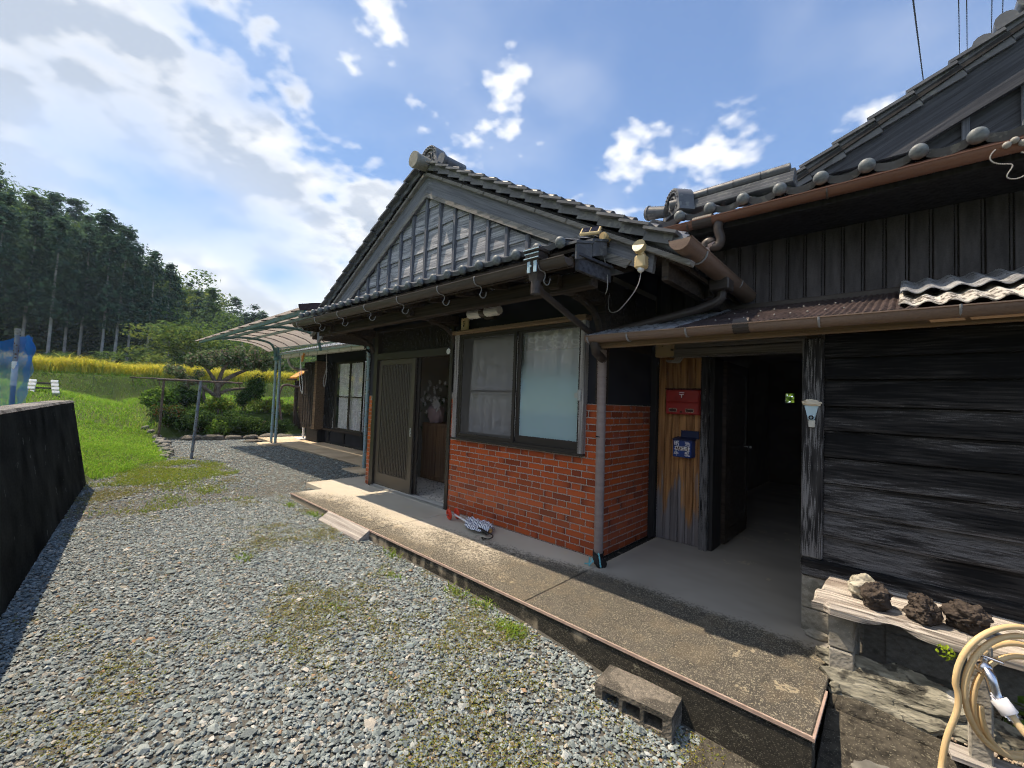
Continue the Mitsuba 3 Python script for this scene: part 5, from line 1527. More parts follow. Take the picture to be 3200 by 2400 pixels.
def glyph(name, x, z, s, y, w=.013):
    ms = []
    for st in CH[name]:
        for (a, b) in zip(st[:-1], st[1:]):
            p, q = A3(x + a[0] * s, y, z + a[1] * s), A3(x + b[0] * s, y, z + b[1] * s)
            d = (q - p) / np.linalg.norm(q - p) * w * .25
            ms.append(beam(p - d, q + d, .002, w * s / .05 * .45, up=(0, 1, 0)) if False else beam(p - d, q + d, w * s / .05 * .42, .002, up=(0, 1, 0)))
    return cat(*ms)


mk = thing('milk_box', 'blue milk delivery box with white lettering below the mailbox', 'box')
part(mk, 'case', bevbox(4.352, 4.528, .865, .975, .853, 1.015, .005), 'milk_blue')
part(mk, 'lid', cat(trimesh.convex.convex_hull(np.array([(x, y, z) for x in (4.346, 4.534) for y, z in ((.858, 1.0155), (.858, 1.026), (.984, 1.045), (.984, 1.0155))]))), 'milk_navy')
part(mk, 'back_plate', bevbox(4.385, 4.560, .976, .984, 1.03, 1.108, .003), 'milk_navy')
ly = .8635
part(mk, 'lettering', cat(glyph('mei', 4.364, .962, .046, ly), glyph('ji', 4.468, .962, .046, ly), glyph('gyu', 4.364, .866, .046, ly), glyph('nyu', 4.468, .866, .046, ly)), 'sign_white')
bn = part(mk, 'banner', box(4.372, 4.512, .8635, .8655, .918, .956), 'sign_white')
tm = meshkit.text_mesh('MEIJI', .030, .0015, bold=True)
tm.apply_translation((-tm.bounds[0][0], 0, 0)); tm.apply_scale((.124 / (tm.bounds[1][0]), 1, 1))
tm.apply_transform(trimesh.transformations.euler_matrix(math.pi / 2, 0, 0))
tm.apply_translation((4.380, .8634, .922))
part(bn, 'banner_text', tm, 'mail_dark')

pb = thing('post_bracket', 'pale blue metal holder capped with yellowed foam on the weathered post', 'holder')
part(pb, 'holder', prism_y([(5.552, 1.375), (5.622, 1.375), (5.602, 1.292), (5.592, 1.285), (5.580, 1.285), (5.570, 1.292)], -.085, -.055), 'light_blue_paint')
part(pb, 'eyelet', tube(np.c_[5.587 + .010 * np.cos(np.linspace(0, 6.28, 15)), np.full(15, -.089), 1.302 + .010 * np.sin(np.linspace(0, 6.28, 15))], .004, 6, False), 'black_rubber')
part(pb, 'foam_cap', placed(rock(5, .040, 3, rough=.5, freq=2.2, squash=(1.25, .75, .5)), 5.588, -.078, 1.392), 'foam', True)
part(pb, 'lower_block', bevbox(5.572, 5.604, -.080, -.054, 1.242, 1.287, .003), 'cream_gutter')
whole('power_bracket', 'white insulators with twisted wire hanging from the upper gutter at the right edge', 'insulator', cat(
    *[placed(trimesh.creation.icosphere(subdivisions=2, radius=.018), 6.42 + .03 * i, .22 + .01 * i, 2.84 + .02 * (i % 2)) for i in range(3)],
    tube(spline([(6.38, .22, 2.83), (6.36, .22, 2.78), (6.40, .22, 2.74), (6.44, .22, 2.72), (6.42, .22, 2.66), (6.46, .22, 2.64), (6.50, .22, 2.72), (6.47, .22, 2.78)], 6), .0035, 6)), 'dull_cap', True)

# ------------------------------------------------------------------ things on the ground
cb = Polygon([(0, 0), (.39, 0), (.39, .115), (0, .115)])
for k in range(3):
    x0 = .045 + k * .108
    cb = cb.difference(Polygon([(x0, .03), (x0 + .082, .03), (x0 + .082, .085), (x0, .085)]).buffer(.004))
m = prism_y(cb, 0, .19)
whole('concrete_block', 'weathered three-hole concrete block lying in the gravel as a step', 'block', placed(m, 4.828, -1.268, -.222, yaw=math.atan2(.045 - .0, .37) - .02), 'block_dirty')
wv = trimesh.convex.convex_hull(np.array([(x, y, z) for x in (1.20, 2.125) for y, z in ((-1.19, -.105), (-1.075, -.105), (-1.073, -.002), (-1.075, .004), (-1.19, -.072))]))
whole('wooden_wedge', 'long weathered timber wedge forming a ramp against the platform edge', 'wedge', wv, 'wedge_wood')

mw = thing('measuring_wheel', 'walking measuring wheel with red tyre and striped cloth lying by the brick wall', 'measuring wheel')
c0, c1 = A3(2.36, -.19, .055), A3(3.06, -.335, .035)
dd = (c1 - c0) / np.linalg.norm(c1 - c0)
for s in (-1, 1):
    cc = A3(2.345, -.20, .062) + A3(.012, .045, 0) * s
    t = np.linspace(0, 2 * np.pi, 33)
    nrm = A3(.25, .95, .12); nrm /= np.linalg.norm(nrm)
    e1 = np.cross(nrm, (0, 0, 1)); e1 /= np.linalg.norm(e1); e2 = np.cross(nrm, e1)
    ring = cc + .050 * (np.cos(t)[:, None] * e1 + np.sin(t)[:, None] * e2)
    wh = part(mw, 'wheel', cat(tube(ring, .011, 8, False), *[tube([cc, cc + .04 * (math.cos(a) * e1 + math.sin(a) * e2)], .005, 6) for a in np.arange(6) * math.pi / 3], tube([cc - nrm * .012, cc + nrm * .012], .013, 12)), 'red_plastic', True)
    part(wh, 'hub', tube([cc - nrm * .014, cc + nrm * .014], .006, 10), 'chrome')
part(mw, 'axle', tube([A3(2.345, -.20, .058) - A3(.02, .075, 0), A3(2.345, -.20, .058) + A3(.02, .075, 0)], .006, 8), 'chrome')
part(mw, 'shaft', tube([c0, c0 + dd * .52], .010, 12), 'white_plastic', True)
part(mw, 'grip', tube([c0 + dd * .52, c0 + dd * .54, c0 + dd * .68, c0 + dd * .69], [.012, .017, .016, .010], 12), 'black_rubber', True)
part(mw, 'strap', tube(spline([c0 + dd * .69, c0 + dd * .76 + A3(0, .02, -.01), c0 + dd * .76 + A3(0, -.05, -.018), c0 + dd * .70 + A3(0, -.075, -.018), c0 + dd * .72 + A3(.02, -.10, -.018)], 6), .0055, 6), 'black_rubber', True)
px = np.linspace(0, 1, 34); py = np.linspace(0, 1, 18)
PXX, PYY = np.meshgrid(px, py, indexing='ij')
hw = .045 + .105 * np.sin(np.pi * np.clip(PXX * .95 + .02, 0, 1)) ** .8
X = 2.60 + PXX * .40 - .03 * PYY
Yc = -.195 - .05 * PXX
Y = Yc + (PYY - .45) * 2 * hw
Zc = .030 + .040 * np.abs(np.sin(PYY * 7.5 + PXX * 2)) + .020 * np.sin(PXX * 16 + PYY * 9) ** 2
Zc = Zc * np.sin(np.pi * np.clip(PYY, .03, .97)) ** .4 + .004
II = np.arange(X.size).reshape(X.shape)
part(mw, 'striped_cloth', (np.c_[X.ravel(), Y.ravel(), Zc.ravel()], np.c_[II[:-1, :-1].ravel(), II[1:, :-1].ravel(), II[1:, 1:].ravel(), II[:-1, 1:].ravel()]), 'striped_cloth', True)
part(mw, 'wood_grip', placed(bevbox(-.05, .05, -.018, .018, 0, .04, .008), 2.955, -.235, .015, yaw=-.35), 'wood_block')

bench = thing('bench', 'bleached rough plank bench against the charred wall', 'bench')
n, k = 60, 14
xs = np.linspace(0, 1, n)
prof = []
for i, t in enumerate(xs):
    e0 = .018 * (meshkit.noise(np.array([[t * 9, 3, 1]]), 2)[0] - .5) + (.03 if t < .02 else 0)
    notch = .030 * math.exp(-((t - .16) / .035) ** 2)
    y0, y1 = -.530 + e0 + notch, -.075
    z1 = .372
    x = 5.668 + t * 1.9
    ring = [(x, y0, .315 + notch), (x, y0 - .004, .345), (x, y0 + .015, z1 - .004), (x, y0 + .10, z1 + .004), (x, -.36, z1), (x, -.352, z1 - .014), (x, -.338, z1 + .001), (x, -.2, z1 + .003), (x, y1, z1), (x, y1, .310), (x, -.3, .302)]
    prof.append(ring)
prof = np.array(prof)
prof[0, :, 0] += .02 * rng.normal(0, 1, prof.shape[1]).clip(-1, 1)
prof[:, :, 2] += .004 * (meshkit.noise(prof.reshape(-1, 3) * A3(7, 40, 40), 6).reshape(prof.shape[:2]) - .5) * 2
k = prof.shape[1]
f = []
for i in range(n - 1):
    for j in range(k):
        a, b = i * k + j, i * k + (j + 1) % k
        f += [(a, b, b + k), (a, b + k, a + k)]
cap = [(0, j + 1, j) for j in range(1, k - 1)]
part(bench, 'seat', (prof.reshape(-1, 3), np.array(f + cap)[:, ::-1]), 'bench_wood', smooth=30)
for i, (z0, z1) in enumerate(((-.06, .130), (.135, .302))):
    whole('support_block', ('lower' if i == 0 else 'upper') + ' grey concrete block of the stack carrying the left end of the bench', 'block', bevbox(5.722 - .004 * i, 5.824 - .004 * i, -.480 + .006 * i, -.095, z0, z1, .006), 'block_grey', group=None)
rk = thing('lichen_stone', 'pale and brown lichened stone at the left end of the bench', 'stone')
part(rk, 'pale_lobe', placed(rock(12, .072, 4, .4, 1.5, (.9, 1.15, .80)), 5.845, -.30, .428), 'lichen_rock', True)
part(rk, 'dark_lobe', placed(rock(15, .070, 4, .45, 1.7, (.85, 1.05, .95)), 5.900, -.41, .420), 'lava', True)
whole('lava_stone', 'dark pitted lava stone in the middle of the bench', 'stone', placed(rock(22, .064, 4, .5, 1.9, (.85, 1.0, 1.05), .22), 6.070, -.425, .420, yaw=.4), 'lava', True)
whole('lava_stone', 'largest dark lava stone beside the hose coil on the bench', 'stone', placed(rock(31, .072, 4, .5, 1.9, (1.05, .95, .85), .22), 6.215, -.385, .424, yaw=.6), 'lava', True)
pl_ = []
r_ = np.random.default_rng(44)
for i in range(15):
    L, wd_ = r_.uniform(.10, .26), r_.uniform(.05, .10)
    a_ = np.sort(r_.uniform(0, 2 * np.pi, 11))
    rad = r_.uniform(.72, 1.12, 11)
    th_ = r_.uniform(.014, .034)
    top = np.c_[np.cos(a_) * L * rad, np.sin(a_) * wd_ * rad, th_ * r_.uniform(.4, 1, 11)]
    bot = np.c_[np.cos(a_) * L * rad * 1.03, np.sin(a_) * wd_ * rad * 1.05, -th_ * r_.uniform(.6, 1, 11)]
    m_ = trimesh.convex.convex_hull(np.vstack([top, bot])).subdivide_to_size(.03)
    vv_ = np.array(m_.vertices)
    vv_ += (meshkit.noise(vv_ * 60 + i * 9, 3)[:, None] - .5) * A3(.010, .014, .008)
    t_ = (i % 5) / 4
    pl_.append(placed(trimesh.Trimesh(vv_, m_.faces, process=False), 5.86 + .30 * (i / 14) + r_.normal(0, .03), -.525 + .07 * t_ + r_.normal(0, .010), -.045 + .115 * t_ * (1.1 - .6 * i / 14) + r_.normal(0, .006), yaw=-.08 + r_.normal(0, .06), pitch=.10 + r_.normal(0, .03), roll=.85 + r_.normal(0, .10)))
whole('schist_rock', 'long layered grey-green rock under the bench front', 'rock', cat(*pl_), 'schist', False)
# planter pebbles
n = 2600
pp = np.c_[rng.uniform(5.75, 6.5, n), rng.uniform(-.55, -.06, n)]
pc = np.array([(.50, .40, .28), (.42, .33, .24), (.55, .48, .38), (.35, .30, .25)])[rng.integers(0, 4, n)] * rng.uniform(.7, 1.15, (n, 1))
m1, c1 = scatter_mesh(stones, np.c_[pp, -.060 + rng.uniform(0, .014, n)], np.repeat(.0095 * np.exp(rng.normal(0, .3, (n, 1))), 3, 1), rng.uniform(0, 6.28, n), rng.normal(0, .5, n), None, pc)
struct('planter_pebbles', 'small tan pebbles in the strip under the bench', m1, 'stone_vc', color=c1, kind='stuff')
labels['planter_pebbles']['category'] = 'pebbles'
struct('planter_soil', 'dark soil under the bench', box(5.74, 8.2, -.56, .0, -.3, -.068), 'dark_soil')
whole('small_rock', 'small brown rock at the corner of the bench planter', 'rock', placed(rock(61, .04, 3, .4, 1.6, (1, .8, .8)), 5.752, -.47, -.03), 'lichen_rock', True)
whole('small_rock', 'small grey-green broken rock below the brown one at the planter corner', 'rock', placed(rock(66, .035, 2, .5, 1.6, (1, .8, .9)), 5.762, -.545, -.03), 'schist')
whole('stepping_stone', 'pale flat stepping stone at the bottom right of the yard', 'stone', placed(rock(71, .17, 4, .2, 1.2, (.85, .85, .16)), 5.965, -.83, -.150), 'edging', True)
whole('white_pebble', 'white pebble on the mortar strip by the tap post', 'pebble', placed(rock(75, .014, 2, .3, 1.5, (1.3, .8, .6)), 6.115, -.51, -.022), 'white_plastic', True)

tpst = thing('tap_post', 'grey concrete post carrying the garden tap behind the hose coil', 'post')
part(tpst, 'column', bevbox(6.200, 6.266, -.665, -.600, -.10, .425, .006), 'block_grey')
part(tpst, 'tap', cat(tube(spline([(6.232, -.665, .345), (6.240, -.70, .350), (6.252, -.725, .335), (6.262, -.735, .295), (6.272, -.745, .265)], 6), .017, 14), placed(trimesh.creation.icosphere(subdivisions=2, radius=.026), 6.238, -.695, .350), tube([(6.238, -.695, .36), (6.238, -.695, .39)], .012, 10), beam((6.215, -.69, .396), (6.290, -.705, .392), .016, .010, c=.003)), 'chrome', True)
part(tpst, 'hose_nut', cat(tube([(6.270, -.745, .268), (6.298, -.758, .232)], .027, 20), *[tube([A3(6.270, -.745, .268) + 0.027 * (math.cos(a) * A3(.68, .62, 0) + math.sin(a) * A3(-.4, .4, .75)), A3(6.298, -.758, .232) + 0.027 * (math.cos(a) * A3(.68, .62, 0) + math.sin(a) * A3(-.4, .4, .75))], .003, 5) for a in np.arange(14) * 2 * math.pi / 14]), 'tap_white', True)
part(tpst, 'foot_board', beam((6.14, -.66, -.040), (6.40, -.62, -.045), .10, .016), 'wedge_wood')
e1 = A3(.733, .680, 0); e2 = A3(0, 0, 1); e3 = np.cross(e1, e2)
hpts = []
nl = 4
t = np.linspace(0, 2 * np.pi * nl, 64 * nl)
for a in t:
    l = a / (2 * np.pi)
    R = .240 - .021 * l + .007 * math.sin(a * .9)
    cen = A3(6.332, -.595, .272) + e3 * (.012 * math.sin(l * 2.1)) + A3(0, 0, -.017 * l)
    hpts.append(cen + e1 * (R * math.cos(a + math.pi)) + e2 * (R * (1.0 + .02 * l) * math.sin(a) * (1 if math.sin(a) > 0 else 1.12)))
hpts = np.array(hpts)
tail = spline([hpts[0], hpts[0] + A3(.002, -.010, -.10), A3(6.135, -.785, .09), A3(6.112, -.82, -.05), A3(6.10, -.92, -.155), A3(6.14, -1.15, -.17), A3(6.3, -1.6, -.19)], 10)
whole('garden_hose', 'cream garden hose coiled over the tap post', 'hose', cat(tube(np.vstack([tail[::-1][:-1], hpts]), .0105, 12), tube(spline([(6.296, -.757, .236), (6.335, -.775, .185), (6.385, -.79, .12), (6.43, -.80, .0)], 6), .0125, 12)), 'hose', True)

rw = thing('retaining_wall', 'blackened concrete retaining wall with pale lichened top at the left', 'wall')
wx = np.linspace(-2.53, 9.0, 40)
v, f = [], []
for x in wx:
    yb = wall_base_y(x)
    zt_ = 1.107 + .004 * (x + 2.53)
    v += [(x, yb + .03, -.5), (x, yb, -.10), (x, yb - .19, zt_ - .02), (x, yb - .20, zt_), (x, yb - .40, zt_ - .005), (x, yb - .42, zt_ - .05), (x, yb - .42, -.5)]
kk = 7
for i in range(len(wx) - 1):
    for j in range(kk):
        a, b = i * kk + j, i * kk + (j + 1) % kk
        f += [(a, a + kk, b + kk), (a, b + kk, b)]
f += [(0, j, j + 1) for j in range(1, kk - 1)]
v = np.array(v); v[:, 1] += .006 * (meshkit.fbm(v * 6, 2, 3) - .5)
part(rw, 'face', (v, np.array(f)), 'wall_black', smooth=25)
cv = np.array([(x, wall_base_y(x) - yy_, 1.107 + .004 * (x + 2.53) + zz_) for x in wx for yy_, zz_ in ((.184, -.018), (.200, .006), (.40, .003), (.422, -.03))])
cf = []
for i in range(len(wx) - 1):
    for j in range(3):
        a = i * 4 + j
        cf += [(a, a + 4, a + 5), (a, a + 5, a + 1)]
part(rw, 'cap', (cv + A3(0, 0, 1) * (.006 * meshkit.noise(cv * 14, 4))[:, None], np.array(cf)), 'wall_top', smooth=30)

nt = thing('blue_net', 'blue mesh net draped over a pole at the left edge', 'net')
gx_, gz_ = np.linspace(0, 1, 46), np.linspace(0, 1, 24)
NX, NZ = np.meshgrid(gx_, gz_, indexing='ij')
yn = -3.50 - NX * 1.7 + .03 * np.sin(NX * 26 + NZ * 2) * (1 - .4 * NZ)
xn = -1.42 + .05 * np.sin(NX * 17 + NZ * 4) + .10 * np.exp(-((NX) / .05) ** 2) * (1 - NZ)
zn = .95 + NZ * .92 - .10 * np.sin(np.pi * np.clip(NX * 1.6, 0, 1)) * NZ + .02 * np.sin(NX * 40)
II = np.arange(NX.size).reshape(NX.shape)
nv = np.c_[xn.ravel(), yn.ravel(), zn.ravel()]
part(nt, 'net_sheet', (nv, np.c_[II[:-1, :-1].ravel(), II[1:, :-1].ravel(), II[1:, 1:].ravel(), II[:-1, 1:].ravel()]), 'net_weave', True)
part(nt, 'gathered_net', cat(tube(spline([(-1.41, -3.55, .90), (-1.42, -3.53, 1.2), (-1.43, -3.50, 1.45), (-1.42, -3.49, 1.70), (-1.39, -3.52, 1.88)], 6), [.03 + .015 * math.sin(i) for i in range(25)], 9)), 'net_weave', True)
part(nt, 'pole', tube([(-1.49, -3.60, .85), (-1.43, -3.60, 1.93)], .022, 12), 'blue_grey_pipe', True)
part(nt, 'pole_sleeve', tube([(-1.468, -3.60, 1.30), (-1.45, -3.60, 1.58)], .026, 12), 'white_plastic', True)
part(nt, 'pole_tip', tube([(-1.43, -3.60, 1.88), (-1.428, -3.60, 1.955)], .024, 12), 'block_grey', True)

stp = thing('painted_steps', 'two white-painted stone cheeks of a small step in the grass bank', 'steps')
for y, tl in ((-3.83, .03), (-3.29, -.05)):
    for i in range(4):
        part(stp, 'cheek', placed(bevbox(-.075, .075, -.085, .085, -.05, .05, .012), -13.80 - .13 * i, y + tl * i * .3, 1.04 + .115 * i, pitch=-.70), 'white_paint')
for i in range(3):
    part(stp, 'tread', bevbox(-14.35 - .1 * i, -14.0 - .1 * i, -3.74, -3.38, 1.0 + .16 * i, 1.06 + .16 * i, .01), 'mortar_dark')

for i, (bx, by, bz, tx, ty, tz, lab) in enumerate(((-4.67, -1.32, -.14, -4.55, -1.265, 1.50, 'nearer T-shaped clothes pole on the gravel edge'), (-9.0, -1.30, -.05, -8.9, -1.28, 1.585, 'farther T-shaped rusty clothes pole standing among the shrubs'))):
    p = thing('clothes_pole', lab, 'clothes pole', 'clothes poles beside the gravel')
    part(p, 'post', tube([(bx, by, bz), (tx, ty, tz)], .028, 12), 'blue_grey_pipe' if i == 0 else 'rust_steel', True)
    d = A3(.25, .97, 0)
    c = A3(tx, ty, tz)
    part(p, 'crossbar', tube([c - d * .70, c + d * .72], .020, 10), 'rust_steel', True)
    for s in (-.66, -.22, .25, .66):
        part(p, 'hook', tube([c + d * s, c + d * s + A3(0, .01, -.10), c + d * s + A3(0, .03, -.16)], .007, 6), 'rust_steel', True)

for (y0, tz_, a, b) in ((4.5, 12.0, 0.0, 0.0),):
    pass
wires = [((2853, 0), 'leftmost and nearest of the overhead wires above the main roof')]
wd = [(A3(.016, 1.328, .984), A3(.034, 1.356, .793), 9.0, .011, 'nearest single overhead wire crossing the sky above the main roof'),
      (A3(.095, 1.402, .988), A3(.097, 1.411, .856), 14.0, .011, 'left wire of the thin overhead pairs above the main roof'),
      (A3(.109, 1.415, .989), A3(.110, 1.422, .865), 14.2, .011, 'second thin overhead wire from the left of the two pairs'),
      (A3(.153, 1.456, .991), A3(.152, 1.459, .908), 14.4, .011, 'third thin overhead wire from the left of the two pairs'),
      (A3(.172, 1.473, .992), A3(.171, 1.476, .931), 14.6, .011, 'rightmost thin overhead wire of the two pairs')]
for a, b, dpt, r, lab in wd:
    p = CAM + a * dpt / 1.4
    q = CAM + b * dpt * 1.6 / 1.4
    d = q - p
    pts = [p - d * 1.2 + d * s * 4.0 - A3(0, 0, .5) * (s - .3) * (.55 - s) * 0 for s in np.linspace(0, 1, 12)]
    whole('overhead_wire', lab, 'wire', tube(pts, r, 6), 'black_cable', group=None)

# entrance room: cabinet and flowers
cbn = thing('shoe_cabinet', 'brown wooden cabinet standing inside the open entrance door', 'cabinet')
part(cbn, 'body', bevbox(.14, .95, .90, 1.50, .02, .93, .006), 'cabinet_wood')
for k in range(2):
    part(cbn, 'door', bevbox(.17 + k * .385, .54 + k * .385, 0.884, .899, .08, .88, .004), 'cabinet_wood')
    part(cbn, 'side_panel', bevbox(.951, .962, 0.94 + k * .26, 1.17 + k * .26, .08, .88, .004), 'cabinet_wood')
fl = thing('flower_arrangement', 'white and pink artificial flowers in a cloth-wrapped vase on the cabinet', 'flowers')
part(fl, 'wrapped_vase', placed(rock(81, .14, 3, .3, 1.6, (1, .9, 1.25)), .34, 1.02, 1.07), 'pink_cloth', True)
pet = []
for i in range(34):
    c = A3(.34, .98, 1.34) + rng.normal(0, 1, 3) * A3(.15, .12, .14)
    if i < 3:
        c = A3(.50 + .03 * i, .90, 1.26 - .03 * i)
    for k in range(6):
        a = k * math.pi / 3 + rng.uniform(0, .4)
        L = .10 if i < 3 else .045
        d = A3(math.cos(a), -.35, math.sin(a)); s = np.cross(d, (0, 1, 0)) * .22
        pet.append((np.array([c, c + (d * .5 + s) * L, c + d * L, c + (d * .5 - s) * L]), np.array([(0, 1, 2), (0, 2, 3)])))
part(fl, 'petals', cat(*pet), 'white_petal', kind='stuff')
pj = []
for i in range(60):
    c = A3(.34, 1.0, 1.28) + rng.normal(0, 1, 3) * A3(.16, .12, .14)
    d = rng.normal(0, 1, 3); d /= np.linalg.norm(d); s = np.cross(d, (0, 0, 1)) * .25
    pj.append((np.array([c, c + (d * .5 + s) * .09, c + d * .10, c + (d * .5 - s) * .09]), np.array([(0, 1, 2), (0, 2, 3)])))
part(fl, 'leaves', cat(*pj), 'leaf_vc', color=np.tile(A3(.05, .09, .03), (len(pj) * 4, 1)), kind='stuff')

# ------------------------------------------------------------------ plants
def leaf_cloud(centers, radii, n, size, cols, up=.35, shell=.55, aspect=.55, flat=1.0):
    """leaf-sized faces spread through a set of ellipsoid clumps"""
    centers, radii = np.asarray(centers, float), np.asarray(radii, float)
    if radii.ndim == 1:
        radii = np.repeat(radii[:, None], 3, 1)
    w = radii.prod(1) ** .7
    k = rng.choice(len(centers), n, p=w / w.sum())
    d = rng.normal(0, 1, (n, 3)); d /= np.linalg.norm(d, axis=1, keepdims=True)
    r = (shell + (1 - shell) * rng.random(n) ** .6)
    ruff = .62 + .75 * meshkit.noise(d * 3.0 + centers[k] * 3.1, 9)
    p = centers[k] + d * radii[k] * (r * ruff)[:, None]
    nrm = d + rng.normal(0, .55, (n, 3)) + A3(0, 0, up); nrm /= np.linalg.norm(nrm, axis=1, keepdims=True)
    t = np.cross(nrm, rng.normal(0, 1, (n, 3))); t /= np.linalg.norm(t, axis=1, keepdims=True)
    b = np.cross(nrm, t)
    s = size * rng.uniform(.65, 1.35, (n, 1))
    v = np.stack([p - t * s, p + b * s * aspect + nrm * s * .2, p + t * s, p - b * s * aspect + nrm * s * .2], 1)
    f = np.array([[0, 1, 2], [0, 2, 3]])
    F = (f[None] + (np.arange(n) * 4)[:, None, None]).reshape(-1, 3)
    c = np.asarray(cols)[rng.integers(0, len(cols), n)] * rng.uniform(.65, 1.3, (n, 1))
    return trimesh.Trimesh(v.reshape(-1, 3), F, process=False), np.repeat(np.clip(c, 0, 1), 4, 0)


def gz1(x, y):
    return float(ground_z(np.array([x]), np.array([y]))[0])


DK = [(.038, .076, .028), (.052, .10, .032), (.075, .13, .04)]
MD = [(.07, .13, .03), (.10, .175, .04), (.14, .21, .05)]
YL = [(.38, .34, .045), (.26, .29, .045), (.16, .23, .045)]
LG = [(.19, .32, .05), (.15, .26, .045), (.25, .37, .07)]
RD = [(.16, .07, .03), (.07, .09, .03), (.12, .10, .03)]


def shrub(label, x, y, rx, ry, h, n, size, cols, mat='gloss_leaf_vc', base=None, lobes=7, stems=6, group='shrubs of the garden bed'):
    t = thing('shrub', label, 'shrub', group)
    z0 = gz1(x, y) if base is None else base
    cs, rs = [], []
    for i in range(lobes):
        a = rng.uniform(0, 6.28); q = rng.uniform(.15, .62)
        cs.append((x + rx * q * math.cos(a), y + ry * q * math.sin(a), z0 + h * rng.uniform(.38, .68)))
        rs.append((rx * rng.uniform(.42, .60), ry * rng.uniform(.42, .60), h * rng.uniform(.30, .42)))
    m, c = leaf_cloud(cs, rs, n, size, cols, shell=.35)
    part(t, 'leaves', m, mat, color=c)
    st = []
    for i in range(stems):
        a = rng.uniform(0, 6.28)
        st.append(tube(spline([(x + .06 * math.cos(a), y + .06 * math.sin(a), z0 - .05), (x + rx * .2 * math.cos(a), y + ry * .2 * math.sin(a), z0 + h * .4), (x + rx * .4 * math.cos(a), y + ry * .4 * math.sin(a), z0 + h * .75)], 4), .012, 5))
    part(t, 'stems', cat(*st), 'bark')
    return t


shrub('red-tinged shrub at the left front of the garden bed', -9.6, -1.05, .65, .60, 0.62, 3800, .034, RD + MD + DK, lobes=8)
shrub('dark glossy shrub behind the farther clothes pole', -9.35, -.35, .70, .62, 0.68, 5200, .034, DK + DK + MD)
shrub('dark rounded shrub in the middle front of the garden bed', -9.3, .45, .70, .62, 0.62, 5200, .032, DK + MD)
shrub('bright leafy shrub beside the nearer clothes pole', -9.0, .05, .34, .34, 0.55, 900, .045, LG, lobes=6)
shrub('dark feathery shrub left of the carport posts', -9.1, 1.15, .60, .60, 0.62, 5200, .026, DK + MD)
shrub('dark low shrub beside the carport posts', -8.9, 1.72, .42, .45, 0.55, 3200, .026, DK)
shrub('broad-leaved bright green shrub under the farther crossbar', -10.9, -.95, .70, .60, 0.72, 2600, .060, LG + MD)
shrub('dark green shrub with broad leaves behind the crossbars', -11.3, -.35, .60, .50, 0.66, 2200, .060, MD + DK)
shrub('yellow-green shrub in front of the shaped tree', -10.2, .35, .55, .50, 0.5, 2600, .036, LG + YL)
shrub('golden-leaved shrub to the right of the shaped tree', -10.4, 1.75, .70, .60, 0.55, 3200, .032, YL + YL + LG)
shrub('small golden shrub near the wing corner', -10.0, 2.55, .55, .5, 0.45, 2000, .03, YL + LG)
shrub('round dark clipped shrub to the right of the shaped tree', -10.9, 1.52, .42, .42, .95, 3600, .034, DK + MD, base=.95)
shrub('dark drooping shrub below the round clipped one', -10.75, 1.18, .34, .32, .75, 2000, .03, DK, base=.70)

# the shaped tree
nw = thing('shaped_tree', 'cloud-pruned tree with spreading bare branches and flat leaf pads', 'tree')
X0 = -11.0
limbs = [
    ([(X0, .46, .55), (X0, .46, .95), (X0 + .05, .40, 1.30), (X0, .46, 1.55)], [.13, .115, .10, .09]),
    ([(X0, .44, 1.45), (X0 + .05, .70, 1.75), (X0, 1.0, 1.95), (X0 - .05, 1.35, 2.12), (X0, 1.7, 2.25)], [.085, .075, .06, .045, .03]),
    ([(X0, .46, 1.50), (X0 - .05, .50, 1.85), (X0, .60, 2.15), (X0, .75, 2.4)], [.075, .06, .05, .03]),
    ([(X0, .44, 1.45), (X0 + .05, .25, 1.75), (X0, .10, 2.0), (X0, -.10, 2.22)], [.075, .06, .045, .03]),
    ([(X0, .46, 1.05), (X0 + .1, .20, 1.25), (X0 + .1, -.10, 1.5), (X0, -.40, 1.75)], [.07, .055, .045, .03]),
    ([(X0, .48, 1.2), (X0 + .1, .85, 1.38), (X0, 1.2, 1.42), (X0, 1.45, 1.5)], [.06, .05, .04, .03]),
    ([(X0, 1.0, 1.95), (X0 + .1, 1.2, 2.1), (X0, 1.3, 2.35)], [.05, .04, .025]),
    ([(X0 - .1, .25, .75), (X0, .05, 1.1), (X0, .10, 1.5)], [.06, .05, .035]),
]
tk = part(nw, 'trunk', tube(spline(limbs[0][0], 5), np.interp(np.linspace(0, 1, 16), np.linspace(0, 1, 4), limbs[0][1]), 12), 'bark', True)
for pts, rr in limbs[1:]:
    s = spline(pts, 5)
    part(nw, 'branch', tube(s, np.interp(np.linspace(0, 1, len(s)), np.linspace(0, 1, len(rr)), rr), 9), 'bark', True)
NWc = [(.07, .13, .05), (.13, .20, .08), (.21, .27, .12), (.30, .34, .21), (.30, .23, .18)]
for (cy, cz, ry, rz, n, lab) in ((.72, 2.42, .82, .42, 4200, 'top'), (1.75, 2.36, .70, .38, 3400, 'right'), (-.08, 2.28, .44, .32, 1900, 'left'), (-.45, 1.78, .58, .30, 2400, 'lower left'), (1.30, 2.66, .55, .30, 1900, 'upper')):
    cs = [(X0 + rng.normal(0, .30), cy + ry * q, cz + rng.normal(0, .09)) for q in np.linspace(-.72, .72, 7)]
    rs = [(.38, ry * .26, rz * rng.uniform(.45, .85)) for _ in cs]
    m, c = leaf_cloud(cs, rs, n, .040, NWc, up=.25, shell=.25, aspect=.6)
    part(nw, 'leaf_pad', m, 'gloss_leaf_vc', color=c)

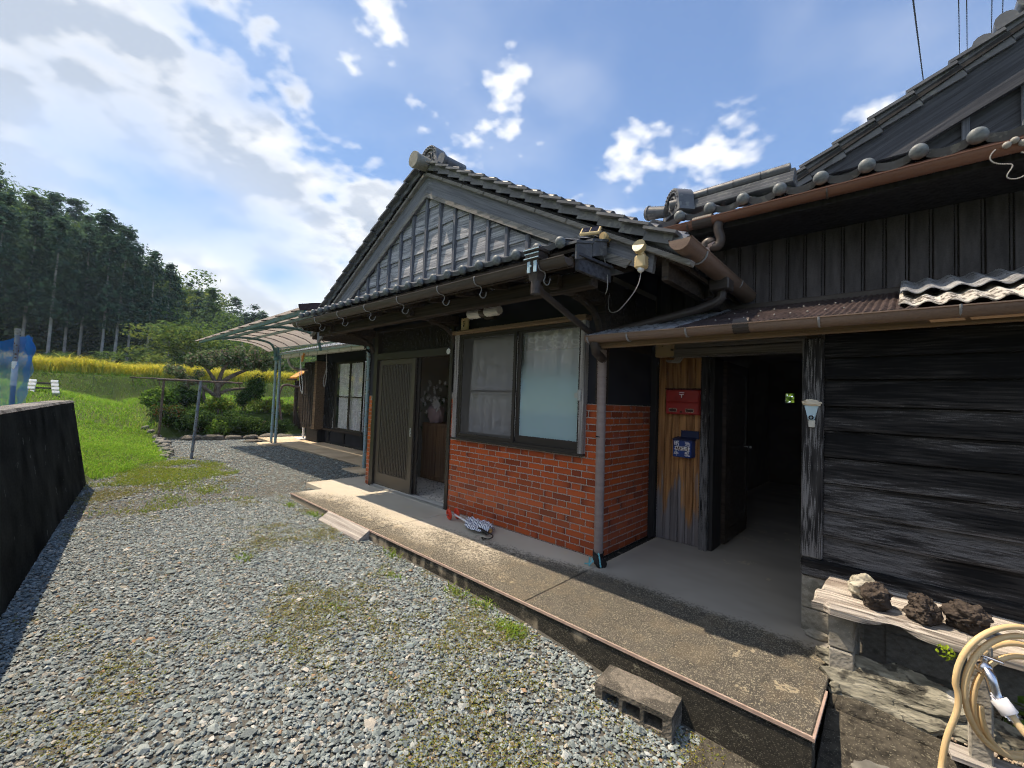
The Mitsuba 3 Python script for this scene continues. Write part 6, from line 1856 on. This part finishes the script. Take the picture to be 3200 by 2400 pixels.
# edging stones of the garden bed
ORD = ['nearest', 'second nearest', 'third nearest', 'fourth nearest', 'fifth nearest', 'sixth nearest', 'seventh nearest', 'fifth farthest', 'fourth farthest', 'third farthest', 'second farthest', 'farthest']
edge = [(-10.3, -1.42), (-9.75, -1.38), (-9.2, -1.30), (-8.75, -1.28), (-8.35, -1.33), (-7.9, -1.36), (-7.4, -1.36), (-6.9, -1.44), (-6.4, -1.50), (-5.9, -1.55), (-5.4, -1.62), (-5.0, -1.70)]
for i, (x, y) in enumerate(edge):
    whole('edging_stone', f'grey boulder edging the grass, {ORD[11 - i]} of the curved row', 'stone', placed(rock(100 + i, rng.uniform(.08, .15), 3, .45, 1.6, (1, 1.15, .7)), x, y, gz1(x, y) + .03, yaw=rng.uniform(0, 6)), 'edging', True, group='boulders edging the grass')
LR = ['leftmost of six', 'second from the left', 'third from the left', 'third from the right', 'second from the right', 'rightmost of six']
for i, (x, y) in enumerate([(-8.75, -.6), (-8.6, -.15), (-8.5, .35), (-8.45, .8), (-8.35, 1.25), (-8.3, 1.65)]):
    whole('bed_stone', f'dark flat boulder at the foot of the garden bed, {LR[i]}', 'stone', placed(rock(130 + i, rng.uniform(.16, .24), 2, .3, 1.4, (.8, 1.3, .5)), x, y, -.06, yaw=rng.uniform(-.4, .4)), 'block_dirty', True, group='boulders at the foot of the garden bed')
whole('flat_stone', 'flat dark stone lying in the gravel near the carport posts', 'stone', placed(rock(150, .2, 2, .2, 1.4, (1.0, 1.2, .22)), -7.6, .62, -.08), 'block_dirty', True)

# small plants right of the tap
fp = thing('fern', 'small green leafy plant in the shade behind the hose', 'plant')
m, c = leaf_cloud([(6.50, -.42, -.02), (6.42, -.35, .02)], [.12, .10], 160, .030, LG + MD)
part(fp, 'leaves', m, 'leaf_vc', color=c)
sp_ = thing('sprout', 'bright green sprout under the front edge of the bench', 'plant')
m, c = leaf_cloud([(6.14, -.56, .315)], [.035], 40, .010, [(.25, .35, .03)])
part(sp_, 'leaves', m, 'leaf_vc', color=c)
bg_ = thing('shrub', 'sunlit shrub seen through the back opening of the dark doorway', 'shrub')
m, c = leaf_cloud([(4.3, 7.6, 1.3), (4.5, 7.8, 1.9)], [.8, .8], 1500, .07, LG)
part(bg_, 'leaves', m, 'leaf_vc', color=c)


# ------------------------------------------------------------------ forest on the hill
def conifer(seed, n=2300, clear=.42, width=.17, cols=DK, droop=.35):
    """crown of a unit-height conifer: leaf faces in drooping tiers; trunk returned apart"""
    r = np.random.default_rng(seed)
    P, N, S = [], [], []
    tiers = 17
    for i in range(tiers):
        t = i / (tiers - 1)
        z = clear + (1 - clear) * t
        R = width * (1 - t) ** .62 * r.uniform(.72, 1.12) + .010
        if t < .18:
            R *= .55 + 2.5 * t
        nb = max(4, int(9 * (1 - t) + 3))
        for b in range(nb):
            a = r.uniform(0, 6.28)
            L = R * r.uniform(.65, 1.12)
            k = max(3, int(n / tiers / nb))
            q = r.random(k) ** .6
            zz_ = z + r.normal(0, .024)
            p = np.c_[np.cos(a) * L * q, np.sin(a) * L * q, zz_ - droop * L * q ** 2 + r.normal(0, .012, k)]
            p[:, :2] += r.normal(0, .018, (k, 2))
            P.append(p)
    P = np.vstack(P)
    n = len(P)
    nrm = np.c_[P[:, 0], P[:, 1], np.full(n, .05)]; nrm /= np.linalg.norm(nrm, axis=1, keepdims=True) + 1e-9
    nrm = nrm + r.normal(0, .6, (n, 3)) + A3(0, 0, .55); nrm /= np.linalg.norm(nrm, axis=1, keepdims=True)
    t = np.cross(nrm, r.normal(0, 1, (n, 3))); t /= np.linalg.norm(t, axis=1, keepdims=True)
    b = np.cross(nrm, t)
    s = .0120 * r.uniform(.6, 1.4, (n, 1))
    v = np.stack([P - t * s, P + b * s * .6, P + t * s * 1.2, P - b * s * .6], 1).reshape(-1, 3)
    F = (np.array([[0, 1, 2], [0, 2, 3]])[None] + (np.arange(n) * 4)[:, None, None]).reshape(-1, 3)
    c = np.asarray(cols)[r.integers(0, len(cols), n)] * r.uniform(.6, 1.35, (n, 1))
    return v, F, np.repeat(c, 4, 0)


def broadleaf(seed, n=3200, cols=MD):
    r = np.random.default_rng(seed)
    cs = np.c_[r.normal(0, .17, 16), r.normal(0, .17, 16), r.uniform(.38, .85, 16)]
    cs[:, :2] *= (1.15 - np.abs(cs[:, 2:] - .55))
    rs = r.uniform(.10, .19, 16)
    m, c = leaf_cloud(cs, np.c_[rs, rs, rs * .72], n, .0165, cols, up=.5, shell=.55)
    return np.asarray(m.vertices), np.asarray(m.faces), c


CD = [(0.052, 0.101, 0.068), (0.068, 0.124, 0.078), (0.088, 0.15, 0.086)]
CL = [(0.078, 0.143, 0.072), (0.104, 0.176, 0.078), (0.13, 0.202, 0.081)]
BR = [(0.13, 0.215, 0.058), (0.176, 0.26, 0.065), (0.111, 0.182, 0.065)]
BY = [(0.26, 0.312, 0.072), (0.202, 0.273, 0.065), (0.15, 0.215, 0.065)]
con = []
for i in range(4):
    v, f, c = conifer(200 + i, clear=.42, cols=CD)
    con.append(mikit.ply((v, f), 'leaf_vc', False, color=c))
con2 = []
for i in range(4):
    v, f, c = conifer(230 + i, clear=.10, width=.22, cols=CD if i % 2 else CL)
    con2.append(mikit.ply((v, f), 'leaf_vc', False, color=c))
brd = []
for i in range(5):
    v, f, c = broadleaf(260 + i, cols=BR if i < 3 else BY)
    brd.append(mikit.ply((v, f), 'leaf_vc', False, color=c))
trk = mikit.ply(tube([(0, 0, -.02), (.004, .002, .3), (0, .004, .6), (0, 0, .95)], [.0095, .0078, .006, .002], 9), 'bark_pale', smooth=True)


def txf(x, y, z, h, w=1.0, yaw=None, lean=0.0):
    a = rng.uniform(0, 6.28) if yaw is None else yaw
    m = np.eye(4)
    m[:3, :3] = np.array([[math.cos(a) * h * w, -math.sin(a) * h * w, lean * h], [math.sin(a) * h * w, math.cos(a) * h * w, lean * h], [0, 0, h]])
    m[:3, 3] = (x, y, z)
    return m


# the front row, whose pale trunks stand out: (y on the plane x = -46, height, lean)
front = [(-8.7, 14.0, .03, 'leftmost'), (-7.9, 13.8, .015, 'second from the left'), (-7.1, 13.6, .03, 'third from the left'), (-5.5, 13.4, .03, 'fourth from the left'), (-4.0, 13.0, .02, 'fifth from the left'), (-3.1, 12.6, .015, 'sixth from the left'), (-2.2, 13.2, .012, 'seventh from the left'), (-.9, 12.8, .010, 'eighth from the left'), (-.1, 13.6, .035, 'the leaning ninth from the left'), (.8, 12.2, .03, 'the tenth from the left'), (2.2, 12, .01, 'last but one'), (3.6, 11.5, .0, 'rightmost')]
for i, (y, h, ln, which) in enumerate(front):
    x = -46 + rng.uniform(-1.5, 1.5)
    t = thing('cedar_tree', f'bare-trunked cedar at the forest edge, {which} in the row', 'tree', 'cedars with bare trunks along the forest edge')
    m = txf(x, y, gz1(x, y) - .2, h, 1.0, lean=ln)
    part(t, 'trunk', trk, None, xf=m)
    part(t, 'crown', con[i % 4], None, xf=m)
# second and third rows, denser and dark
k = 0
for row, (xr, hh, protos) in enumerate(((-51, 14, con), (-56, 13.5, con2), (-62, 13, con2), (-68, 12.5, con2), (-75, 12, con2), (-82, 11.5, con2))):
    for y in np.arange(-14, (24, 24, 26, 28, 30, 32)[row], 2.0):
        x = xr + rng.uniform(-2.2, 2.2); yy_ = y + rng.uniform(-1, 1)
        h = hh * rng.uniform(.84, 1.12)
        if row < 3:
            h = max(h - (.42, .34, .22)[row] * max(yy_, 0), 4.5)
        pick = protos[rng.integers(0, 4)]
        w = 1.35
        if yy_ > 2 and rng.random() < .45 or (row > 2 and rng.random() < .35):
            pick = brd[rng.integers(0, 5)]; h *= .86; w = 1.15
        elif yy_ > 2.0 and row < 2:
            pick = con2[rng.integers(0, 4)]; h *= .9; w = 1.3
        scene[f'hill_forest__{k + 1:03d}'] = {**pick, 'to_world': T(txf(x, yy_, gz1(x, yy_) - .3, h, w).tolist())}
        k += 1
labels['hill_forest'] = {'label': 'dark mixed forest covering the hillside', 'category': 'forest', 'kind': 'stuff'}
# lower broadleaf trees before the forest
for i, (x, y, h, w, p, lab) in enumerate(((-37, 2.6, 4.9, 1.5, 3, 'bright broadleaf tree standing before the forest left of the carport roof'), (-38.5, 5.0, 5.4, 1.5, 0, 'dense green tree before the forest behind the carport roof edge'), (-36, 7.4, 4.6, 1.4, 1, 'green tree seen under the carport roof before the forest'),
                                          (-40, -.8, 2.2, 2.2, 1, 'low dark bush at the forest edge behind the rice middle'), (-40, -4.0, 1.9, 2.4, 2, 'low dark bush at the forest edge among the pale trunks'), (-39.5, -9.3, 4.0, 1.3, 4, 'yellow-green bush at the left picture edge before the trunks'), (-37, 4.0, 2.6, 1.8, 2, 'low bush at the foot of the bright broadleaf tree'), (-38, 10.5, 5, 1.5, 0, 'green tree visible between carport post and wing'))):
    t = thing('broadleaf_tree', lab, 'tree')
    m = txf(x, y, gz1(x, y) - h * .22, h * 1.22, w)
    part(t, 'trunk', trk, None, xf=m)
    part(t, 'crown', brd[p], None, xf=m)

# ------------------------------------------------------------------ thin summer haze
scene['haze_air'] = {'type': 'homogeneous', 'albedo': {'type': 'rgb', 'value': [.95, .95, .95]}, 'sigma_t': {'type': 'rgb', 'value': [.0004, .0005, .00065]}}
scene['haze'] = {'type': 'cube', 'to_world': T().translate([0, 0, 36]).scale([640, 640, 42]), 'bsdf': {'type': 'null'}, 'interior': {'type': 'ref', 'id': 'haze_air'}}
labels['haze'] = {'label': 'thin pale haze in the summer air', 'category': 'haze', 'kind': 'stuff'}
scene['camera']['medium'] = {'type': 'ref', 'id': 'haze_air'}
